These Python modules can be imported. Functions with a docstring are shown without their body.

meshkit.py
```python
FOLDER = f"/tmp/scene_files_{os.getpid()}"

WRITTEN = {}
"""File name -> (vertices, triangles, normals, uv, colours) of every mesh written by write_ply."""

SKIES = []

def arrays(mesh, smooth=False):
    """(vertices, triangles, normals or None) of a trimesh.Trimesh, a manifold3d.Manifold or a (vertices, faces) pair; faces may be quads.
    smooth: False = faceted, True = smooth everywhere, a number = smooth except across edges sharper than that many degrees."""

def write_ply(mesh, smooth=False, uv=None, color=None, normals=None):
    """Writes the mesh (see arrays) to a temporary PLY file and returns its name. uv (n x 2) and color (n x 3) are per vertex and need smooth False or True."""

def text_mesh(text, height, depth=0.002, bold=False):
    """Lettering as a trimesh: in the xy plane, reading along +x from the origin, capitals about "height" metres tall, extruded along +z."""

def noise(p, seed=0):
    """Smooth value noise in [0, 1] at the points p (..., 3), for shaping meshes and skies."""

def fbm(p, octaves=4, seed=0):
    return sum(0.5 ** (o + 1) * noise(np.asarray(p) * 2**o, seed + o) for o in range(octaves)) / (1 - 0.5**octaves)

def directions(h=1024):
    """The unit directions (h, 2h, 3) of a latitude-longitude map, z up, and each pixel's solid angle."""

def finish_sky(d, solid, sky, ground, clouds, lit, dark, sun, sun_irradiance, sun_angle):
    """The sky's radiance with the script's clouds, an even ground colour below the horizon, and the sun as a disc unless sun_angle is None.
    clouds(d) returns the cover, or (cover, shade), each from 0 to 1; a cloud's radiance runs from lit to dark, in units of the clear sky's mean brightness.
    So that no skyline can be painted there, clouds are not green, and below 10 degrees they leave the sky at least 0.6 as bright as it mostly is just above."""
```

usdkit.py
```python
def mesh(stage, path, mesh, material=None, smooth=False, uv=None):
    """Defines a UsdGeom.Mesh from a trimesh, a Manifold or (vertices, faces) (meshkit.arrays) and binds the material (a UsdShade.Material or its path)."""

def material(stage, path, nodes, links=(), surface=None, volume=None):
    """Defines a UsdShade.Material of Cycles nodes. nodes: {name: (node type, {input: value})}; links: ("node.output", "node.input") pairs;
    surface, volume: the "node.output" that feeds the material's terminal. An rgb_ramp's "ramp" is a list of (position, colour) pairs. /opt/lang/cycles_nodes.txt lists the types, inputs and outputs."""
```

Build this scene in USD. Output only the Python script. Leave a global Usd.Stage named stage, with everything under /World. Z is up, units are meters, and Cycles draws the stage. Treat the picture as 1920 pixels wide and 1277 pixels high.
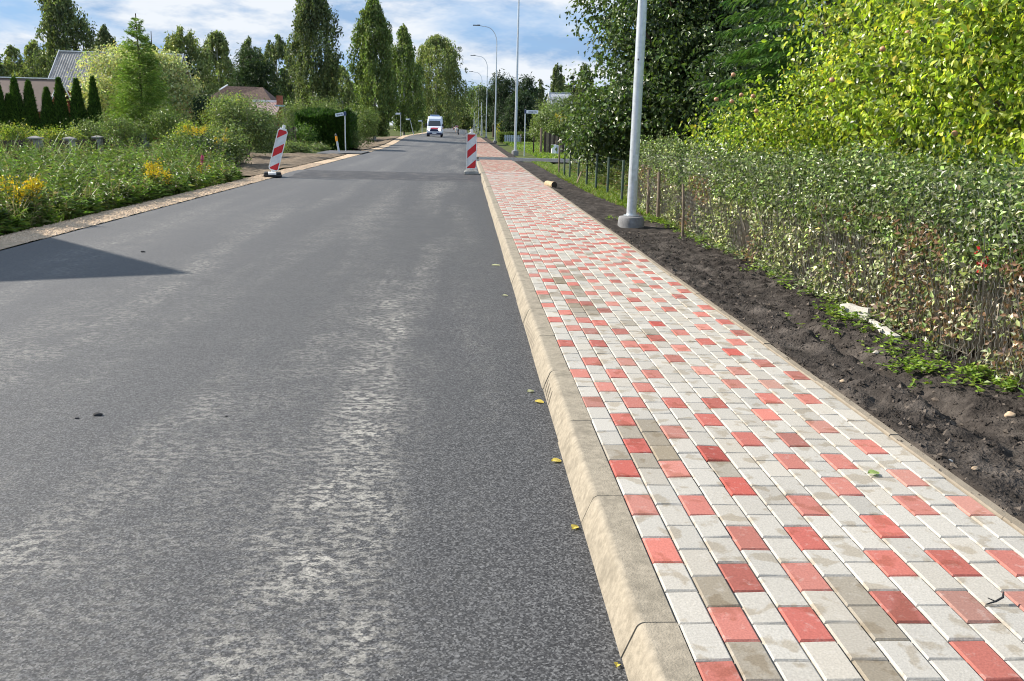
import math, numpy as np, trimesh, usdkit, meshkit
import manifold3d as m3
from shapely.geometry import Polygon, box as sbox
from pxr import Usd, UsdGeom, UsdLux, UsdShade, Gf, Sdf, Vt

stage = Usd.Stage.CreateInMemory()
UsdGeom.SetStageUpAxis(stage, UsdGeom.Tokens.z); UsdGeom.SetStageMetersPerUnit(stage, 1.0)
UsdGeom.Xform.Define(stage, '/World'); UsdGeom.Scope.Define(stage, '/World/Looks')
stage.SetDefaultPrim(stage.GetPrimAtPath('/World'))

# ------------------------------------------------------------------ camera, sky, sun, exposure
FPX, YAW, PITCH, ROLL, EYE = 1731.2, 0.05469, 0.22644, 0.02451, 1.5804
PW, PH = 1920.0, 1277.0
EXPOSURE = 0.90
SUN_AZ, SUN_EL = math.radians(18), math.radians(33)      # the sun stands to the left, a little ahead
SUN_I, SKY_S = 1.25, 0.065
_f = np.array([math.sin(YAW)*math.cos(PITCH), math.cos(YAW)*math.cos(PITCH), -math.sin(PITCH)])
_r0 = np.array([math.cos(YAW), -math.sin(YAW), 0.0]); _u0 = np.cross(_r0, _f)
_r = math.cos(ROLL)*_r0 + math.sin(ROLL)*_u0; _u = -math.sin(ROLL)*_r0 + math.cos(ROLL)*_u0
cam = UsdGeom.Camera.Define(stage, '/World/camera')
M = np.eye(4); M[0, :3], M[1, :3], M[2, :3], M[3, :3] = _r, _u, -_f, (0, 0, EYE)
cam.AddTransformOp().Set(Gf.Matrix4d(M.tolist()))
cam.CreateHorizontalApertureAttr(36.0); cam.CreateVerticalApertureAttr(36.0*681/1024)
cam.CreateFocalLengthAttr(36.0*FPX/PW); cam.CreateClippingRangeAttr(Gf.Vec2f(0.05, 3000)); cam.CreateExposureAttr(EXPOSURE)
TOSUN = np.array([-math.cos(SUN_AZ)*math.cos(SUN_EL), math.sin(SUN_AZ)*math.cos(SUN_EL), math.sin(SUN_EL)])
sun = UsdLux.DistantLight.Define(stage, '/World/sun')
sun.CreateIntensityAttr(SUN_I); sun.CreateAngleAttr(0.5); sun.CreateNormalizeAttr(True); sun.CreateColorAttr(Gf.Vec3f(1.0, 0.93, 0.82))
zx = np.cross([0, 0, 1.0], TOSUN); zx /= np.linalg.norm(zx); zy = np.cross(TOSUN, zx)
S = np.eye(4); S[0, :3], S[1, :3], S[2, :3] = zx, zy, TOSUN
sun.AddTransformOp().Set(Gf.Matrix4d(S.tolist()))
sky = UsdLux.DomeLight.Define(stage, '/World/sky')
skym = usdkit.material(stage, '/World/Looks/sky_air', {
    'tc': ('texture_coordinate', {}),
    'sk': ('sky_texture', {'sky_type': 'single_scattering', 'sun_disc': False, 'sun_elevation': SUN_EL, 'sun_rotation': math.atan2(TOSUN[0], TOSUN[1]), 'air_density': 1.0, 'aerosol_density': 0.6, 'ozone_density': 1.5}),
    'mp': ('mapping', {'scale': (2.6, 2.6, 8.0), 'location': (0.7, 0.35, 0.2)}),
    'n1': ('noise_texture', {'scale': 1.5, 'detail': 8.0, 'roughness': 0.56, 'distortion': 0.3}),
    'r1': ('rgb_ramp', {'ramp': [(0.0, (0, 0, 0)), (0.41, (0.03, 0.03, 0.03)), (0.485, (0.45, 0.45, 0.45)), (0.55, (1, 1, 1)), (1, (1, 1, 1))]}),
    'n2': ('noise_texture', {'scale': 3.6, 'detail': 6.0, 'roughness': 0.6}),
    'r2': ('rgb_ramp', {'ramp': [(0.36, (2.8, 4.3, 6.5)), (0.56, (7.3, 7.7, 8.2))]}),
    'hz': ('mix', {'fac': 0.80, 'color2': (2.4, 4.4, 7.5)}), 'mx': ('mix', {}), 'bg': ('background_shader', {'strength': SKY_S})},
    [('tc.generated', 'mp.vector'), ('mp.vector', 'n1.vector'), ('mp.vector', 'n2.vector'), ('n1.fac', 'r1.fac'), ('r1.color', 'mx.fac'), ('n2.fac', 'r2.fac'),
     ('sk.color', 'hz.color1'), ('hz.color', 'mx.color1'), ('r2.color', 'mx.color2'), ('mx.color', 'bg.color')], surface='bg.background')
UsdShade.MaterialBindingAPI.Apply(sky.GetPrim()).Bind(skym)

# ------------------------------------------------------------------ helpers
rng = np.random.default_rng(7)
def pix(x, y, Y):
    """Where a sight line of the survey picture meets the plane Y metres ahead."""
    d = _f + ((x-PW/2)/FPX)*_r - ((y-PH/2)/FPX)*_u
    return np.array([0, 0, EYE]) + d*(Y/d[1])
def gp(x, y, z=0.0):
    d = _f + ((x-PW/2)/FPX)*_r - ((y-PH/2)/FPX)*_u
    return np.array([0, 0, EYE]) + d*((z-EYE)/d[2])
def sm(t): t = np.clip(t, 0, 1); return t*t*(3-2*t)
names = {}
def numbered(parent, name):
    k = names.get((parent, name), -1)+1; names[(parent, name)] = k
    return f'{parent}/{name}' if k == 0 else f'{parent}/{name}_{k:03d}'
def tag(p, label=None, cat=None, group=None, kind=None):
    p = p.GetPrim() if hasattr(p, 'GetPrim') else p
    for k, v in (('label', label), ('category', cat), ('group', group), ('kind', kind)):
        if v: p.SetCustomDataByKey(k, v)
    return p
def cat(*ms):
    """Joins (v, f) pairs or trimeshes."""
    V, F, o = [], [], 0
    for m in ms:
        if isinstance(m, trimesh.Trimesh): m = (m.vertices, m.faces)
        v, f = np.asarray(m[0], float), np.asarray(m[1], int)
        if f.shape[1] == 4: f = np.vstack([f[:, [0, 1, 2]], f[:, [0, 2, 3]]])
        V.append(v); F.append(f+o); o += len(v)
    return np.vstack(V), np.vstack(F)
def mesh(name, m, mat, parent='/World', smooth=False, tint=None, **kw):
    parent = str(parent.GetPath()) if hasattr(parent, 'GetPath') else parent
    path = numbered(parent, name)
    if isinstance(m, trimesh.Trimesh): m = (np.array(m.vertices), np.array(m.faces))
    g = usdkit.mesh(stage, path, m, mat, smooth)
    if tint is not None:
        UsdGeom.PrimvarsAPI(g).CreatePrimvar('tint', Sdf.ValueTypeNames.Color3fArray, 'vertex').Set(Vt.Vec3fArray.FromNumpy(np.asarray(tint, np.float32)))
    if kw: tag(g, **kw)
    return g.GetPrim()
GROUPS = {'birch_tree': 'birch trees behind the gardens and along the road', 'street_lamp': 'street lamps along the right verge', 'beacon': 'striped beacons at the hump', 'street_sign': 'street sign posts', 'apple_bush': 'bushy apple trees in the left gardens',
    'garden_bush': 'bushes in the gardens', 'pine_tree': 'dark pines', 'spruce_tree': 'spruces', 'roadside_tree': 'trees at the far end of the road', 'goldenrod': 'yellow flowering goldenrod clumps', 'pebble': 'pebbles on the soil', 'asphalt_crumb': 'dark crumbs on the asphalt',
    'fallen_leaf': 'fallen leaves on the road and pavement', 'concrete_slab': 'pale slabs at the fence foot', 'apple_tree': 'apple trees above the hedge', 'lilac_bush': 'bushes by the right street sign', 'thicket': 'thickets in shade'}
def thing(name, label, category, loc=(0, 0, 0), rz=0.0, group=None, kind=None):
    group = group or GROUPS.get(name)
    x = UsdGeom.Xform.Define(stage, numbered('/World', name))
    x.AddTranslateOp().Set(Gf.Vec3d(*map(float, loc)))
    if rz: x.AddRotateZOp().Set(math.degrees(rz))
    return tag(x, label, category, group, kind)
def copy_of(root, label, loc, rz=0.0):
    was = root.GetCustomData(); base = root.GetName()
    r = thing(base, label, was['category'], loc, rz, was.get('group'))
    r.GetReferences().AddInternalReference(root.GetPath()); r.SetInstanceable(True)
    return r
def bx(x0, x1, y0, y1, z0, z1):
    m = trimesh.creation.box(bounds=[[x0, y0, z0], [x1, y1, z1]]); return np.array(m.vertices), np.array(m.faces)
def rbx(x0, x1, y0, y1, z0, z1, r=0.02, seg=8):
    s = m3.Manifold.sphere(r, seg)
    mm = m3.Manifold.batch_hull([s.translate((a, b, c)) for a in (x0+r, x1-r) for b in (y0+r, y1-r) for c in (z0+r, z1-r)])
    k = mm.to_mesh(); return np.array(k.vert_properties[:, :3]), np.array(k.tri_verts)
def tube(pts, rad, n=8, caps=True):
    p = np.asarray(pts, float); t = np.gradient(p, axis=0); t /= np.linalg.norm(t, axis=1, keepdims=True)+1e-12
    ref = np.array([1.0, 0, 0]) if abs(t[0, 0]) < 0.8 else np.array([0, 1.0, 0])
    a = np.cross(t, ref); a /= np.linalg.norm(a, axis=1, keepdims=True)+1e-12; b = np.cross(t, a)
    ang = np.arange(n)*2*np.pi/n; rad = np.broadcast_to(rad, (len(p),))
    v = (p[:, None] + rad[:, None, None]*(np.cos(ang)[None, :, None]*a[:, None]+np.sin(ang)[None, :, None]*b[:, None])).reshape(-1, 3)
    i, j = np.meshgrid(np.arange(len(p)-1), np.arange(n), indexing='ij')
    q = np.stack([i*n+j, i*n+(j+1) % n, (i+1)*n+(j+1) % n, (i+1)*n+j], -1).reshape(-1, 4)
    f = np.vstack([q[:, [0, 2, 1]], q[:, [0, 3, 2]]])
    if caps:
        k = len(v); v = np.vstack([v, p[:1], p[-1:]]); e = (len(p)-1)*n; jj = np.arange(n)
        f = np.vstack([f, np.stack([np.full(n, k), jj, (jj+1) % n], 1), np.stack([np.full(n, k+1), e+(jj+1) % n, e+jj], 1)])
    return v, f
def lathe(prof, n=24):
    m = trimesh.creation.revolve(np.asarray(prof, float), sections=n); return np.array(m.vertices), np.array(m.faces)
def prism(poly, depth, frame):
    """Extrudes a shapely polygon; frame = (origin, xaxis, yaxis, zaxis)."""
    m = trimesh.creation.extrude_polygon(poly, depth, engine='earcut'); v = np.array(m.vertices)
    o, X, Y, Z = map(np.asarray, frame)
    return o + v[:, :1]*X + v[:, 1:2]*Y + v[:, 2:3]*Z, np.array(m.faces)
def move(m, d=(0, 0, 0), rz=0.0, s=1.0):
    v = np.asarray(m[0])*s; c, q = math.cos(rz), math.sin(rz)
    v = np.stack([v[:, 0]*c-v[:, 1]*q, v[:, 0]*q+v[:, 1]*c, v[:, 2]], 1)
    return v+np.asarray(d, float), m[1]
def grid(xs, ys, zf):
    X, Y = np.meshgrid(xs, ys, indexing='ij'); Z = zf(X, Y); nx, ny = X.shape
    i, j = np.meshgrid(np.arange(nx-1), np.arange(ny-1), indexing='ij'); a = i*ny+j
    q = np.stack([a, a+ny, a+ny+1, a+1], -1).reshape(-1, 4)
    return np.stack([X, Y, Z], -1).reshape(-1, 3), np.vstack([q[:, [0, 1, 2]], q[:, [0, 2, 3]]])
def unit(v): return v/(np.linalg.norm(v, axis=-1, keepdims=True)+1e-12)
def fb(x, y, s, seed=0, oct=3): return meshkit.fbm(np.stack([np.asarray(x)*s, np.asarray(y)*s, np.zeros_like(x)+seed*3.7], -1), oct, seed)

# ------------------------------------------------------------------ materials
MATS = {}
def pm(name, color, rough=0.6, spec=0.3, metal=0.0, var=0.12, scale=6.0, bump=0.0, bscale=60.0, dirt=None, dscale=3.0):
    if name in MATS: return MATS[name]
    c = np.array(color)
    nodes = {'g': ('geometry', {}), 'n': ('noise_texture', {'scale': scale, 'detail': 5.0, 'roughness': 0.6}),
             'r': ('rgb_ramp', {'ramp': [(0.3, tuple(c*(1-var))), (0.7, tuple(np.minimum(c*(1+var), 1)))]}),
             'p': ('principled_bsdf', {'roughness': rough, 'specular_ior_level': spec, 'metallic': metal})}
    L = [('g.position', 'n.vector'), ('n.fac', 'r.fac')]; last = 'r.color'
    if dirt is not None:
        nodes |= {'dn': ('noise_texture', {'scale': dscale, 'detail': 6.0, 'roughness': 0.65}), 'dr': ('rgb_ramp', {'ramp': [(0.48, (0, 0, 0)), (0.68, (0.7, 0.7, 0.7))]}),
                  'dm': ('mix', {'color2': tuple(dirt)})}
        L += [('g.position', 'dn.vector'), ('dn.fac', 'dr.fac'), ('dr.color', 'dm.fac'), (last, 'dm.color1')]; last = 'dm.color'
    if bump:
        nodes |= {'bn': ('noise_texture', {'scale': bscale, 'detail': 4.0}), 'b': ('bump', {'strength': 1.0, 'distance': bump})}
        L += [('g.position', 'bn.vector'), ('bn.fac', 'b.height'), ('b.normal', 'p.normal')]
    L.append((last, 'p.base_color'))
    MATS[name] = usdkit.material(stage, '/World/Looks/'+name, nodes, L, surface='p.BSDF'); return MATS[name]
def leafmat(name, rough=0.42, spec=0.5, trans=0.35, tboost=(1.5, 1.7, 0.7)):
    if name in MATS: return MATS[name]
    MATS[name] = usdkit.material(stage, '/World/Looks/'+name, {
        'a': ('attribute', {'attribute': 'tint'}), 'p': ('principled_bsdf', {'roughness': rough, 'specular_ior_level': spec}),
        'tb': ('mix', {'mix_type': 'multiply', 'fac': 1.0, 'color2': tboost}), 't': ('translucent_bsdf', {}), 'm': ('mix_closure', {'fac': trans})},
        [('a.color', 'p.base_color'), ('a.color', 'tb.color1'), ('tb.color', 't.color'), ('p.BSDF', 'm.closure1'), ('t.BSDF', 'm.closure2')], surface='m.closure')
    return MATS[name]
LEAF = leafmat('leaf_gloss', 0.38, 0.55, 0.26)
LEAFD = leafmat('leaf_dull', 0.45, 0.4, 0.25)
LEAFA = leafmat('leaf_apple', 0.36, 0.5, 0.40, (1.7, 1.75, 0.7))
NEEDLE = leafmat('needle', 0.55, 0.35, 0.22, (1.3, 1.5, 0.8))
BARK = pm('bark', (0.11, 0.085, 0.065), 0.9, 0.1, var=0.4, scale=14, bump=0.02, bscale=18)
TWIG = pm('twig', (0.27, 0.235, 0.185), 0.85, 0.15, var=0.35, scale=20)
BIRCH = pm('birch_bark', (0.42, 0.40, 0.37), 0.8, 0.2, var=0.1, scale=5, dirt=(0.04, 0.035, 0.03), dscale=4)
GALV = pm('galvanised_steel', (0.50, 0.54, 0.58), 0.42, 0.5, 0.55, var=0.10, scale=9, dirt=(0.36, 0.40, 0.43), dscale=14)
CONC = pm('grey_concrete', (0.21, 0.21, 0.215), 0.85, 0.25, var=0.22, scale=9, bump=0.006, bscale=70, dirt=(0.11, 0.11, 0.115), dscale=7)
PALEC = pm('pale_concrete', (0.50, 0.48, 0.44), 0.85, 0.25, var=0.15, scale=9, bump=0.004, dirt=(0.33, 0.31, 0.27), dscale=6)
WHITE = pm('white_plastic', (0.74, 0.74, 0.73), 0.4, 0.4, var=0.05, dirt=(0.52, 0.51, 0.49), dscale=9)
RED = pm('red_sheeting', (0.50, 0.012, 0.02), 0.35, 0.45, var=0.12, scale=20, dirt=(0.36, 0.03, 0.03), dscale=16)
BLACK = pm('black_rubber', (0.025, 0.025, 0.027), 0.7, 0.3, var=0.3)
DARKG = pm('dark_glass', (0.02, 0.035, 0.05), 0.08, 0.7, var=0.1)
WOOD = pm('grey_wood', (0.17, 0.135, 0.10), 0.85, 0.2, var=0.35, scale=12, bump=0.006, bscale=30)
DWOOD = pm('dark_wood', (0.055, 0.042, 0.034), 0.85, 0.2, var=0.35, scale=10)
GREENP = pm('green_post_paint', (0.05, 0.085, 0.065), 0.6, 0.35, var=0.25, scale=8, dirt=(0.12, 0.11, 0.09), dscale=9)
BRICK = pm('red_brick', (0.30, 0.10, 0.06), 0.85, 0.2, var=0.25, scale=5)
WPAINT = pm('white_paint', (0.72, 0.73, 0.74), 0.5, 0.4, var=0.06)
SIGNW = pm('sign_white', (0.66, 0.70, 0.76), 0.4, 0.4, var=0.03)
INK = pm('dark_ink', (0.03, 0.035, 0.06), 0.6, 0.3, var=0.05)

# ------------------------------------------------------------------ the lie of the land
KX, LX, IX, OX = 0.497, -5.54, 0.667, 2.136      # kerb face, left road edge, first paver, last paver
def rise(x, y):                                   # the road tips up on its left and climbs a little far off
    return sm((y-60)/50)*np.clip(0.5-x, 0, 9)*0.038 + sm((y-150)/250)*0.55
def ledge(y): return LX - 1.35*sm((y-62)/60)
def gz(x, y):
    x, y = np.asarray(x, float), np.asarray(y, float)
    z = rise(x, y)
    deep = np.interp(y, [0, 29, 36, 49, 51, 58, 60, 75, 400], [-0.62, -0.62, -0.12, -0.10, 0.0, 0.0, -0.35, -0.3, -0.2])
    out = ledge(y)-0.70
    z = z + deep*sm((out-x)/1.3)*(1-0.45*sm((-x-11)/8))
    z = z + np.where(x < -5, (fb(x, y, 0.6, 3)-0.5)*0.16*sm((out-x)/0.8), 0)
    side = (y > 42.8)*(y < 47.6)
    z = z + np.where(side, 0.03, 0.02+0.045*sm((x-2.2)/0.6))*(x > 2.2)
    return z
ASPH = usdkit.material(stage, '/World/Looks/asphalt', {
    'g': ('geometry', {}), 'sx': ('separate_xyz', {}),
    'vo': ('voronoi_texture', {'scale': 150.0}), 'bw': ('rgb_to_bw', {}), 'n1': ('math', {'math_type': 'multiply_add', 'value2': 0.55}), 'nn': ('noise_texture', {'scale': 60.0, 'detail': 3.0, 'roughness': 0.7}), 'na': ('math', {'math_type': 'multiply', 'value2': 0.5}), 'r1': ('rgb_ramp', {'ramp': [(0.25, (0.011, 0.011, 0.012)), (0.50, (0.038, 0.038, 0.040)), (0.80, (0.17, 0.17, 0.172))]}),
    'm2': ('mapping', {'scale': (1.0, 0.07, 1.0)}), 'n2': ('noise_texture', {'scale': 1.5, 'detail': 3.0, 'roughness': 0.5}), 'r2': ('rgb_ramp', {'ramp': [(0.44, (0.12, 0.12, 0.12)), (0.60, (1, 1, 1))]}),
    'np': ('noise_texture', {'scale': 2.6, 'detail': 5.0, 'roughness': 0.6}), 'rp': ('rgb_ramp', {'ramp': [(0.34, (0.1, 0.1, 0.1)), (0.66, (1, 1, 1))]}), 'mp': ('mix', {'mix_type': 'multiply', 'fac': 1.0}),
    'mw': ('mapping', {'scale': (0.3, 0.16, 1.0)}), 'nw': ('noise_texture', {'scale': 1.0, 'detail': 2.0}), 'wx': ('math', {'math_type': 'multiply_add', 'value2': 0.9}), 'bx': ('map_range', {'from_min': -5.15, 'from_max': 0.95, 'clamp': True}), 'br': ('rgb_ramp', {'ramp': [(p, (v, v, v)) for p, v in ((0, .3), (.10, .35), (.18, .75), (.28, .3), (.36, .45), (.43, .95), (.52, .3), (.58, .5), (.65, .9), (.71, .45), (.77, .75), (.82, 1.45), (.87, 1.1), (.92, .5), (.97, .2), (1, .1))]}), 'bm': ('mix', {'mix_type': 'multiply', 'fac': 1.0}),
    'm3': ('mapping', {'scale': (0.65, 1.0, 1.0)}), 'n3': ('noise_texture', {'scale': 27.0, 'detail': 6.0, 'roughness': 0.66}), 'r3': ('rgb_ramp', {'ramp': [(0.47, (0, 0, 0)), (0.55, (1, 1, 1))]}),
    'mm': ('mix', {'mix_type': 'multiply', 'fac': 1.0}), 'ds': ('mix', {'mix_type': 'multiply', 'fac': 1.0, 'color2': (0.62, 0.62, 0.62)}),
    'mx': ('mix', {'color2': (0.36, 0.345, 0.31)}),
    'vx': ('map_range', {'from_min': 0.9, 'from_max': -4.0, 'to_min': 0.0, 'to_max': 0.40, 'clamp': True}), 'dust_glare': ('mix', {'color2': (0.17, 0.17, 0.174)}),  # paler towards the left: thin dust plus sun glare painted into the colour
    'gr': ('rgb_ramp', {'ramp': [(0.28, (0.45, 0.45, 0.45)), (0.62, (1.35, 1.35, 1.35))]}), 'dg': ('mix', {'mix_type': 'multiply', 'fac': 1.0}), 'b': ('bump', {'strength': 1.0, 'distance': 0.007}), 'p': ('principled_bsdf', {'roughness': 0.72, 'specular_ior_level': 0.30})},
    [('g.position', 'sx.vector'), ('g.position', 'vo.vector'), ('vo.color', 'bw.color'), ('g.position', 'nn.vector'), ('nn.fac', 'na.value1'), ('bw.val', 'n1.value1'), ('na.value', 'n1.value3'), ('n1.value', 'r1.fac'), ('g.position', 'm2.vector'), ('m2.vector', 'n2.vector'), ('n2.fac', 'r2.fac'),
     ('g.position', 'm3.vector'), ('m3.vector', 'n3.vector'), ('n3.fac', 'r3.fac'), ('g.position', 'np.vector'), ('np.fac', 'rp.fac'), ('r2.color', 'mp.color1'), ('rp.color', 'mp.color2'), ('wx.value', 'bx.value'), ('bx.result', 'br.fac'), ('mp.color', 'bm.color1'), ('br.color', 'bm.color2'), ('bm.color', 'mm.color1'), ('g.position', 'mw.vector'), ('mw.vector', 'nw.vector'), ('nw.fac', 'wx.value1'), ('sx.x', 'wx.value3'), ('r3.color', 'mm.color2'), ('mm.color', 'ds.color1'),
     ('sx.x', 'vx.value'), ('vx.result', 'dust_glare.fac'), ('r1.color', 'dust_glare.color1'), ('dust_glare.color', 'mx.color1'),
     ('ds.color', 'dg.color1'), ('gr.color', 'dg.color2'), ('n1.value', 'gr.fac'), ('dg.color', 'mx.fac'), ('mx.color', 'p.base_color'), ('n1.value', 'b.height'), ('b.normal', 'p.normal')], surface='p.BSDF')
DASPH = pm('dark_hump_asphalt', (0.045, 0.044, 0.047), 0.7, 0.35, var=0.4, scale=40, bump=0.006, bscale=90, dirt=(0.12, 0.11, 0.10), dscale=2.2)  # darker asphalt tone for the strip across the hump
GRAV = pm('tan_gravel', (0.50, 0.385, 0.27), 0.9, 0.15, var=0.35, scale=22, bump=0.02, bscale=45, dirt=(0.34, 0.25, 0.17), dscale=5)
SOIL = pm('dark_soil', (0.040, 0.034, 0.030), 0.95, 0.12, var=0.45, scale=14, bump=0.02, bscale=55, dirt=(0.125, 0.108, 0.095), dscale=3.2)
BANK = pm('bare_bank_soil', (0.165, 0.130, 0.095), 0.95, 0.1, var=0.4, scale=5, bump=0.03, bscale=16, dirt=(0.09, 0.075, 0.055), dscale=1.3)
TURF = pm('turf_ground', (0.070, 0.090, 0.026), 0.95, 0.1, var=0.45, scale=1.5, bump=0.03, bscale=14, dirt=(0.10, 0.085, 0.045), dscale=0.7)
SAND = pm('joint_sand', (0.19, 0.17, 0.145), 0.95, 0.1, var=0.3, scale=40)
KERB = pm('tan_kerb_concrete', (0.270, 0.236, 0.184), 0.85, 0.25, var=0.22, scale=38, bump=0.0025, bscale=140, dirt=(0.150, 0.132, 0.102), dscale=7.5)
EDGE = pm('tan_edging_concrete', (0.235, 0.20, 0.155), 0.85, 0.25, var=0.16, scale=11, bump=0.002, bscale=120, dirt=(0.22, 0.18, 0.13), dscale=4)
PAVE = usdkit.material(stage, '/World/Looks/paver_concrete', {
    'a': ('attribute', {'attribute': 'tint'}), 'g': ('geometry', {}),
    'n': ('noise_texture', {'scale': 130.0, 'detail': 3.0}), 'r': ('rgb_ramp', {'ramp': [(0.3, (0.86, 0.86, 0.86)), (0.7, (1.1, 1.1, 1.1))]}), 'm': ('mix', {'mix_type': 'multiply', 'fac': 1.0}),
    'n2': ('noise_texture', {'scale': 24.0, 'detail': 6.0, 'roughness': 0.65, 'distortion': 0.3}), 'r2': ('rgb_ramp', {'ramp': [(0.56, (0, 0, 0)), (0.72, (0.26, 0.26, 0.26))]}), 'm2': ('mix', {'color2': (0.55, 0.52, 0.485)}),
    'n3': ('noise_texture', {'scale': 9.0, 'detail': 6.0, 'distortion': 0.3}), 'r3': ('rgb_ramp', {'ramp': [(0.555, (0, 0, 0)), (0.615, (0.55, 0.55, 0.55))]}), 'm3': ('mix', {'mix_type': 'multiply', 'color2': (0.62, 0.54, 0.42)}),
    'b': ('bump', {'strength': 0.8, 'distance': 0.0012}), 'p': ('principled_bsdf', {'roughness': 0.78, 'specular_ior_level': 0.3})},
    [('g.position', 'n.vector'), ('n.fac', 'r.fac'), ('a.color', 'm.color1'), ('r.color', 'm.color2'), ('g.position', 'n2.vector'), ('n2.fac', 'r2.fac'), ('r2.color', 'm2.fac'), ('m.color', 'm2.color1'),
     ('g.position', 'n3.vector'), ('n3.fac', 'r3.fac'), ('r3.color', 'm3.fac'), ('m2.color', 'm3.color1'), ('m3.color', 'p.base_color'), ('n.fac', 'b.height'), ('b.normal', 'p.normal')], surface='p.BSDF')

# ------------------------------------------------------------------ setting
def spaced(*seg):
    out = [np.array([seg[0][0]])]
    for a, b, d in seg: out.append(np.linspace(a, b, max(2, int(round((b-a)/d))+1))[1:])
    return np.concatenate(out)
gx = spaced((-900, -80, 60), (-80, -30, 4), (-30, -6, 0.4), (-6, 3, 1.0), (3, 12, 0.6), (12, 80, 4), (80, 900, 60)); gy = spaced((-60, 0, 6), (0, 70, 0.7), (70, 200, 4), (200, 1500, 40))
def ground_z(X, Y):
    z = gz(X, Y)
    inroad = (X > ledge(Y)-0.5)*(X < 4.0)
    return z-0.03-0.10*inroad
mesh('ground', grid(gx, gy, ground_z), TURF, smooth=True, kind='structure', label='grassy ground under the gardens and trees')
ry = spaced((-8, 27, 3.5), (27, 34, 0.25), (34, 150, 4), (150, 900, 25))
def road_z(X, Y): return rise(X, Y)+0.045*sm((Y-27.8)/1.8)*(1-sm((Y-31.2)/1.8))
def strip(y, xa, xb, n, zf):
    T = np.linspace(0, 1, n)[:, None]; xa, xb = np.broadcast_to(xa, y.shape), np.broadcast_to(xb, y.shape)
    X = xa[None]*(1-T)+xb[None]*T; Y = np.broadcast_to(y[None], X.shape); Z = zf(X, Y); ny = len(y)
    i, j = np.meshgrid(np.arange(n-1), np.arange(ny-1), indexing='ij'); a = i*ny+j
    q = np.stack([a, a+ny, a+ny+1, a+1], -1).reshape(-1, 4)
    return np.stack([X, Y, Z], -1).reshape(-1, 3), np.vstack([q[:, [0, 1, 2]], q[:, [0, 2, 3]]])
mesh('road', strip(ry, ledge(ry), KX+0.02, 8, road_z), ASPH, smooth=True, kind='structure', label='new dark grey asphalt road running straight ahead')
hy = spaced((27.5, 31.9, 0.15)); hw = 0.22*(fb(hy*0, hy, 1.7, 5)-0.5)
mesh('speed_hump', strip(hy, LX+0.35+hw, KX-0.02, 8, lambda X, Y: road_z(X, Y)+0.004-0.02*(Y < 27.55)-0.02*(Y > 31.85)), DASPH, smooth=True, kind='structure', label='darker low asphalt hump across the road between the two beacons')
ys_ = spaced((-8, 12, 2), (12, 40, 0.1), (40, 110, 0.5), (110, 260, 5))
def shoulder_z(X, Y):
    t = (ledge(Y)-X)/0.72
    return rise(X, Y) + 0.012-0.03*sm((t-0.75)/0.3)*(Y < 48) + 0.035*(fb(X, Y, 5.0, 8)-0.5) - 0.25*sm((t-1.0)/0.2)
so = -0.72-0.16*(fb(ys_*0, ys_, 0.8, 2)-0.5)*2
mesh('gravel_shoulder', strip(ys_, ledge(ys_)+so*1.25, ledge(ys_)+0.03*(fb(ys_*0, ys_, 2.0, 9)-0.5)-0.0, 9, shoulder_z), GRAV, smooth=True, kind='structure', label='tan gravel shoulder along the left edge of the road')
mesh('side_street', strip(spaced((50.4, 55.6, 0.65)), -7.9, LX+0.02, 12, lambda X, Y: gz(X, Y)+0.055+0.0*X), ASPH, smooth=True, kind='structure', label='asphalt side street joining the road from the left by the street sign')
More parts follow.
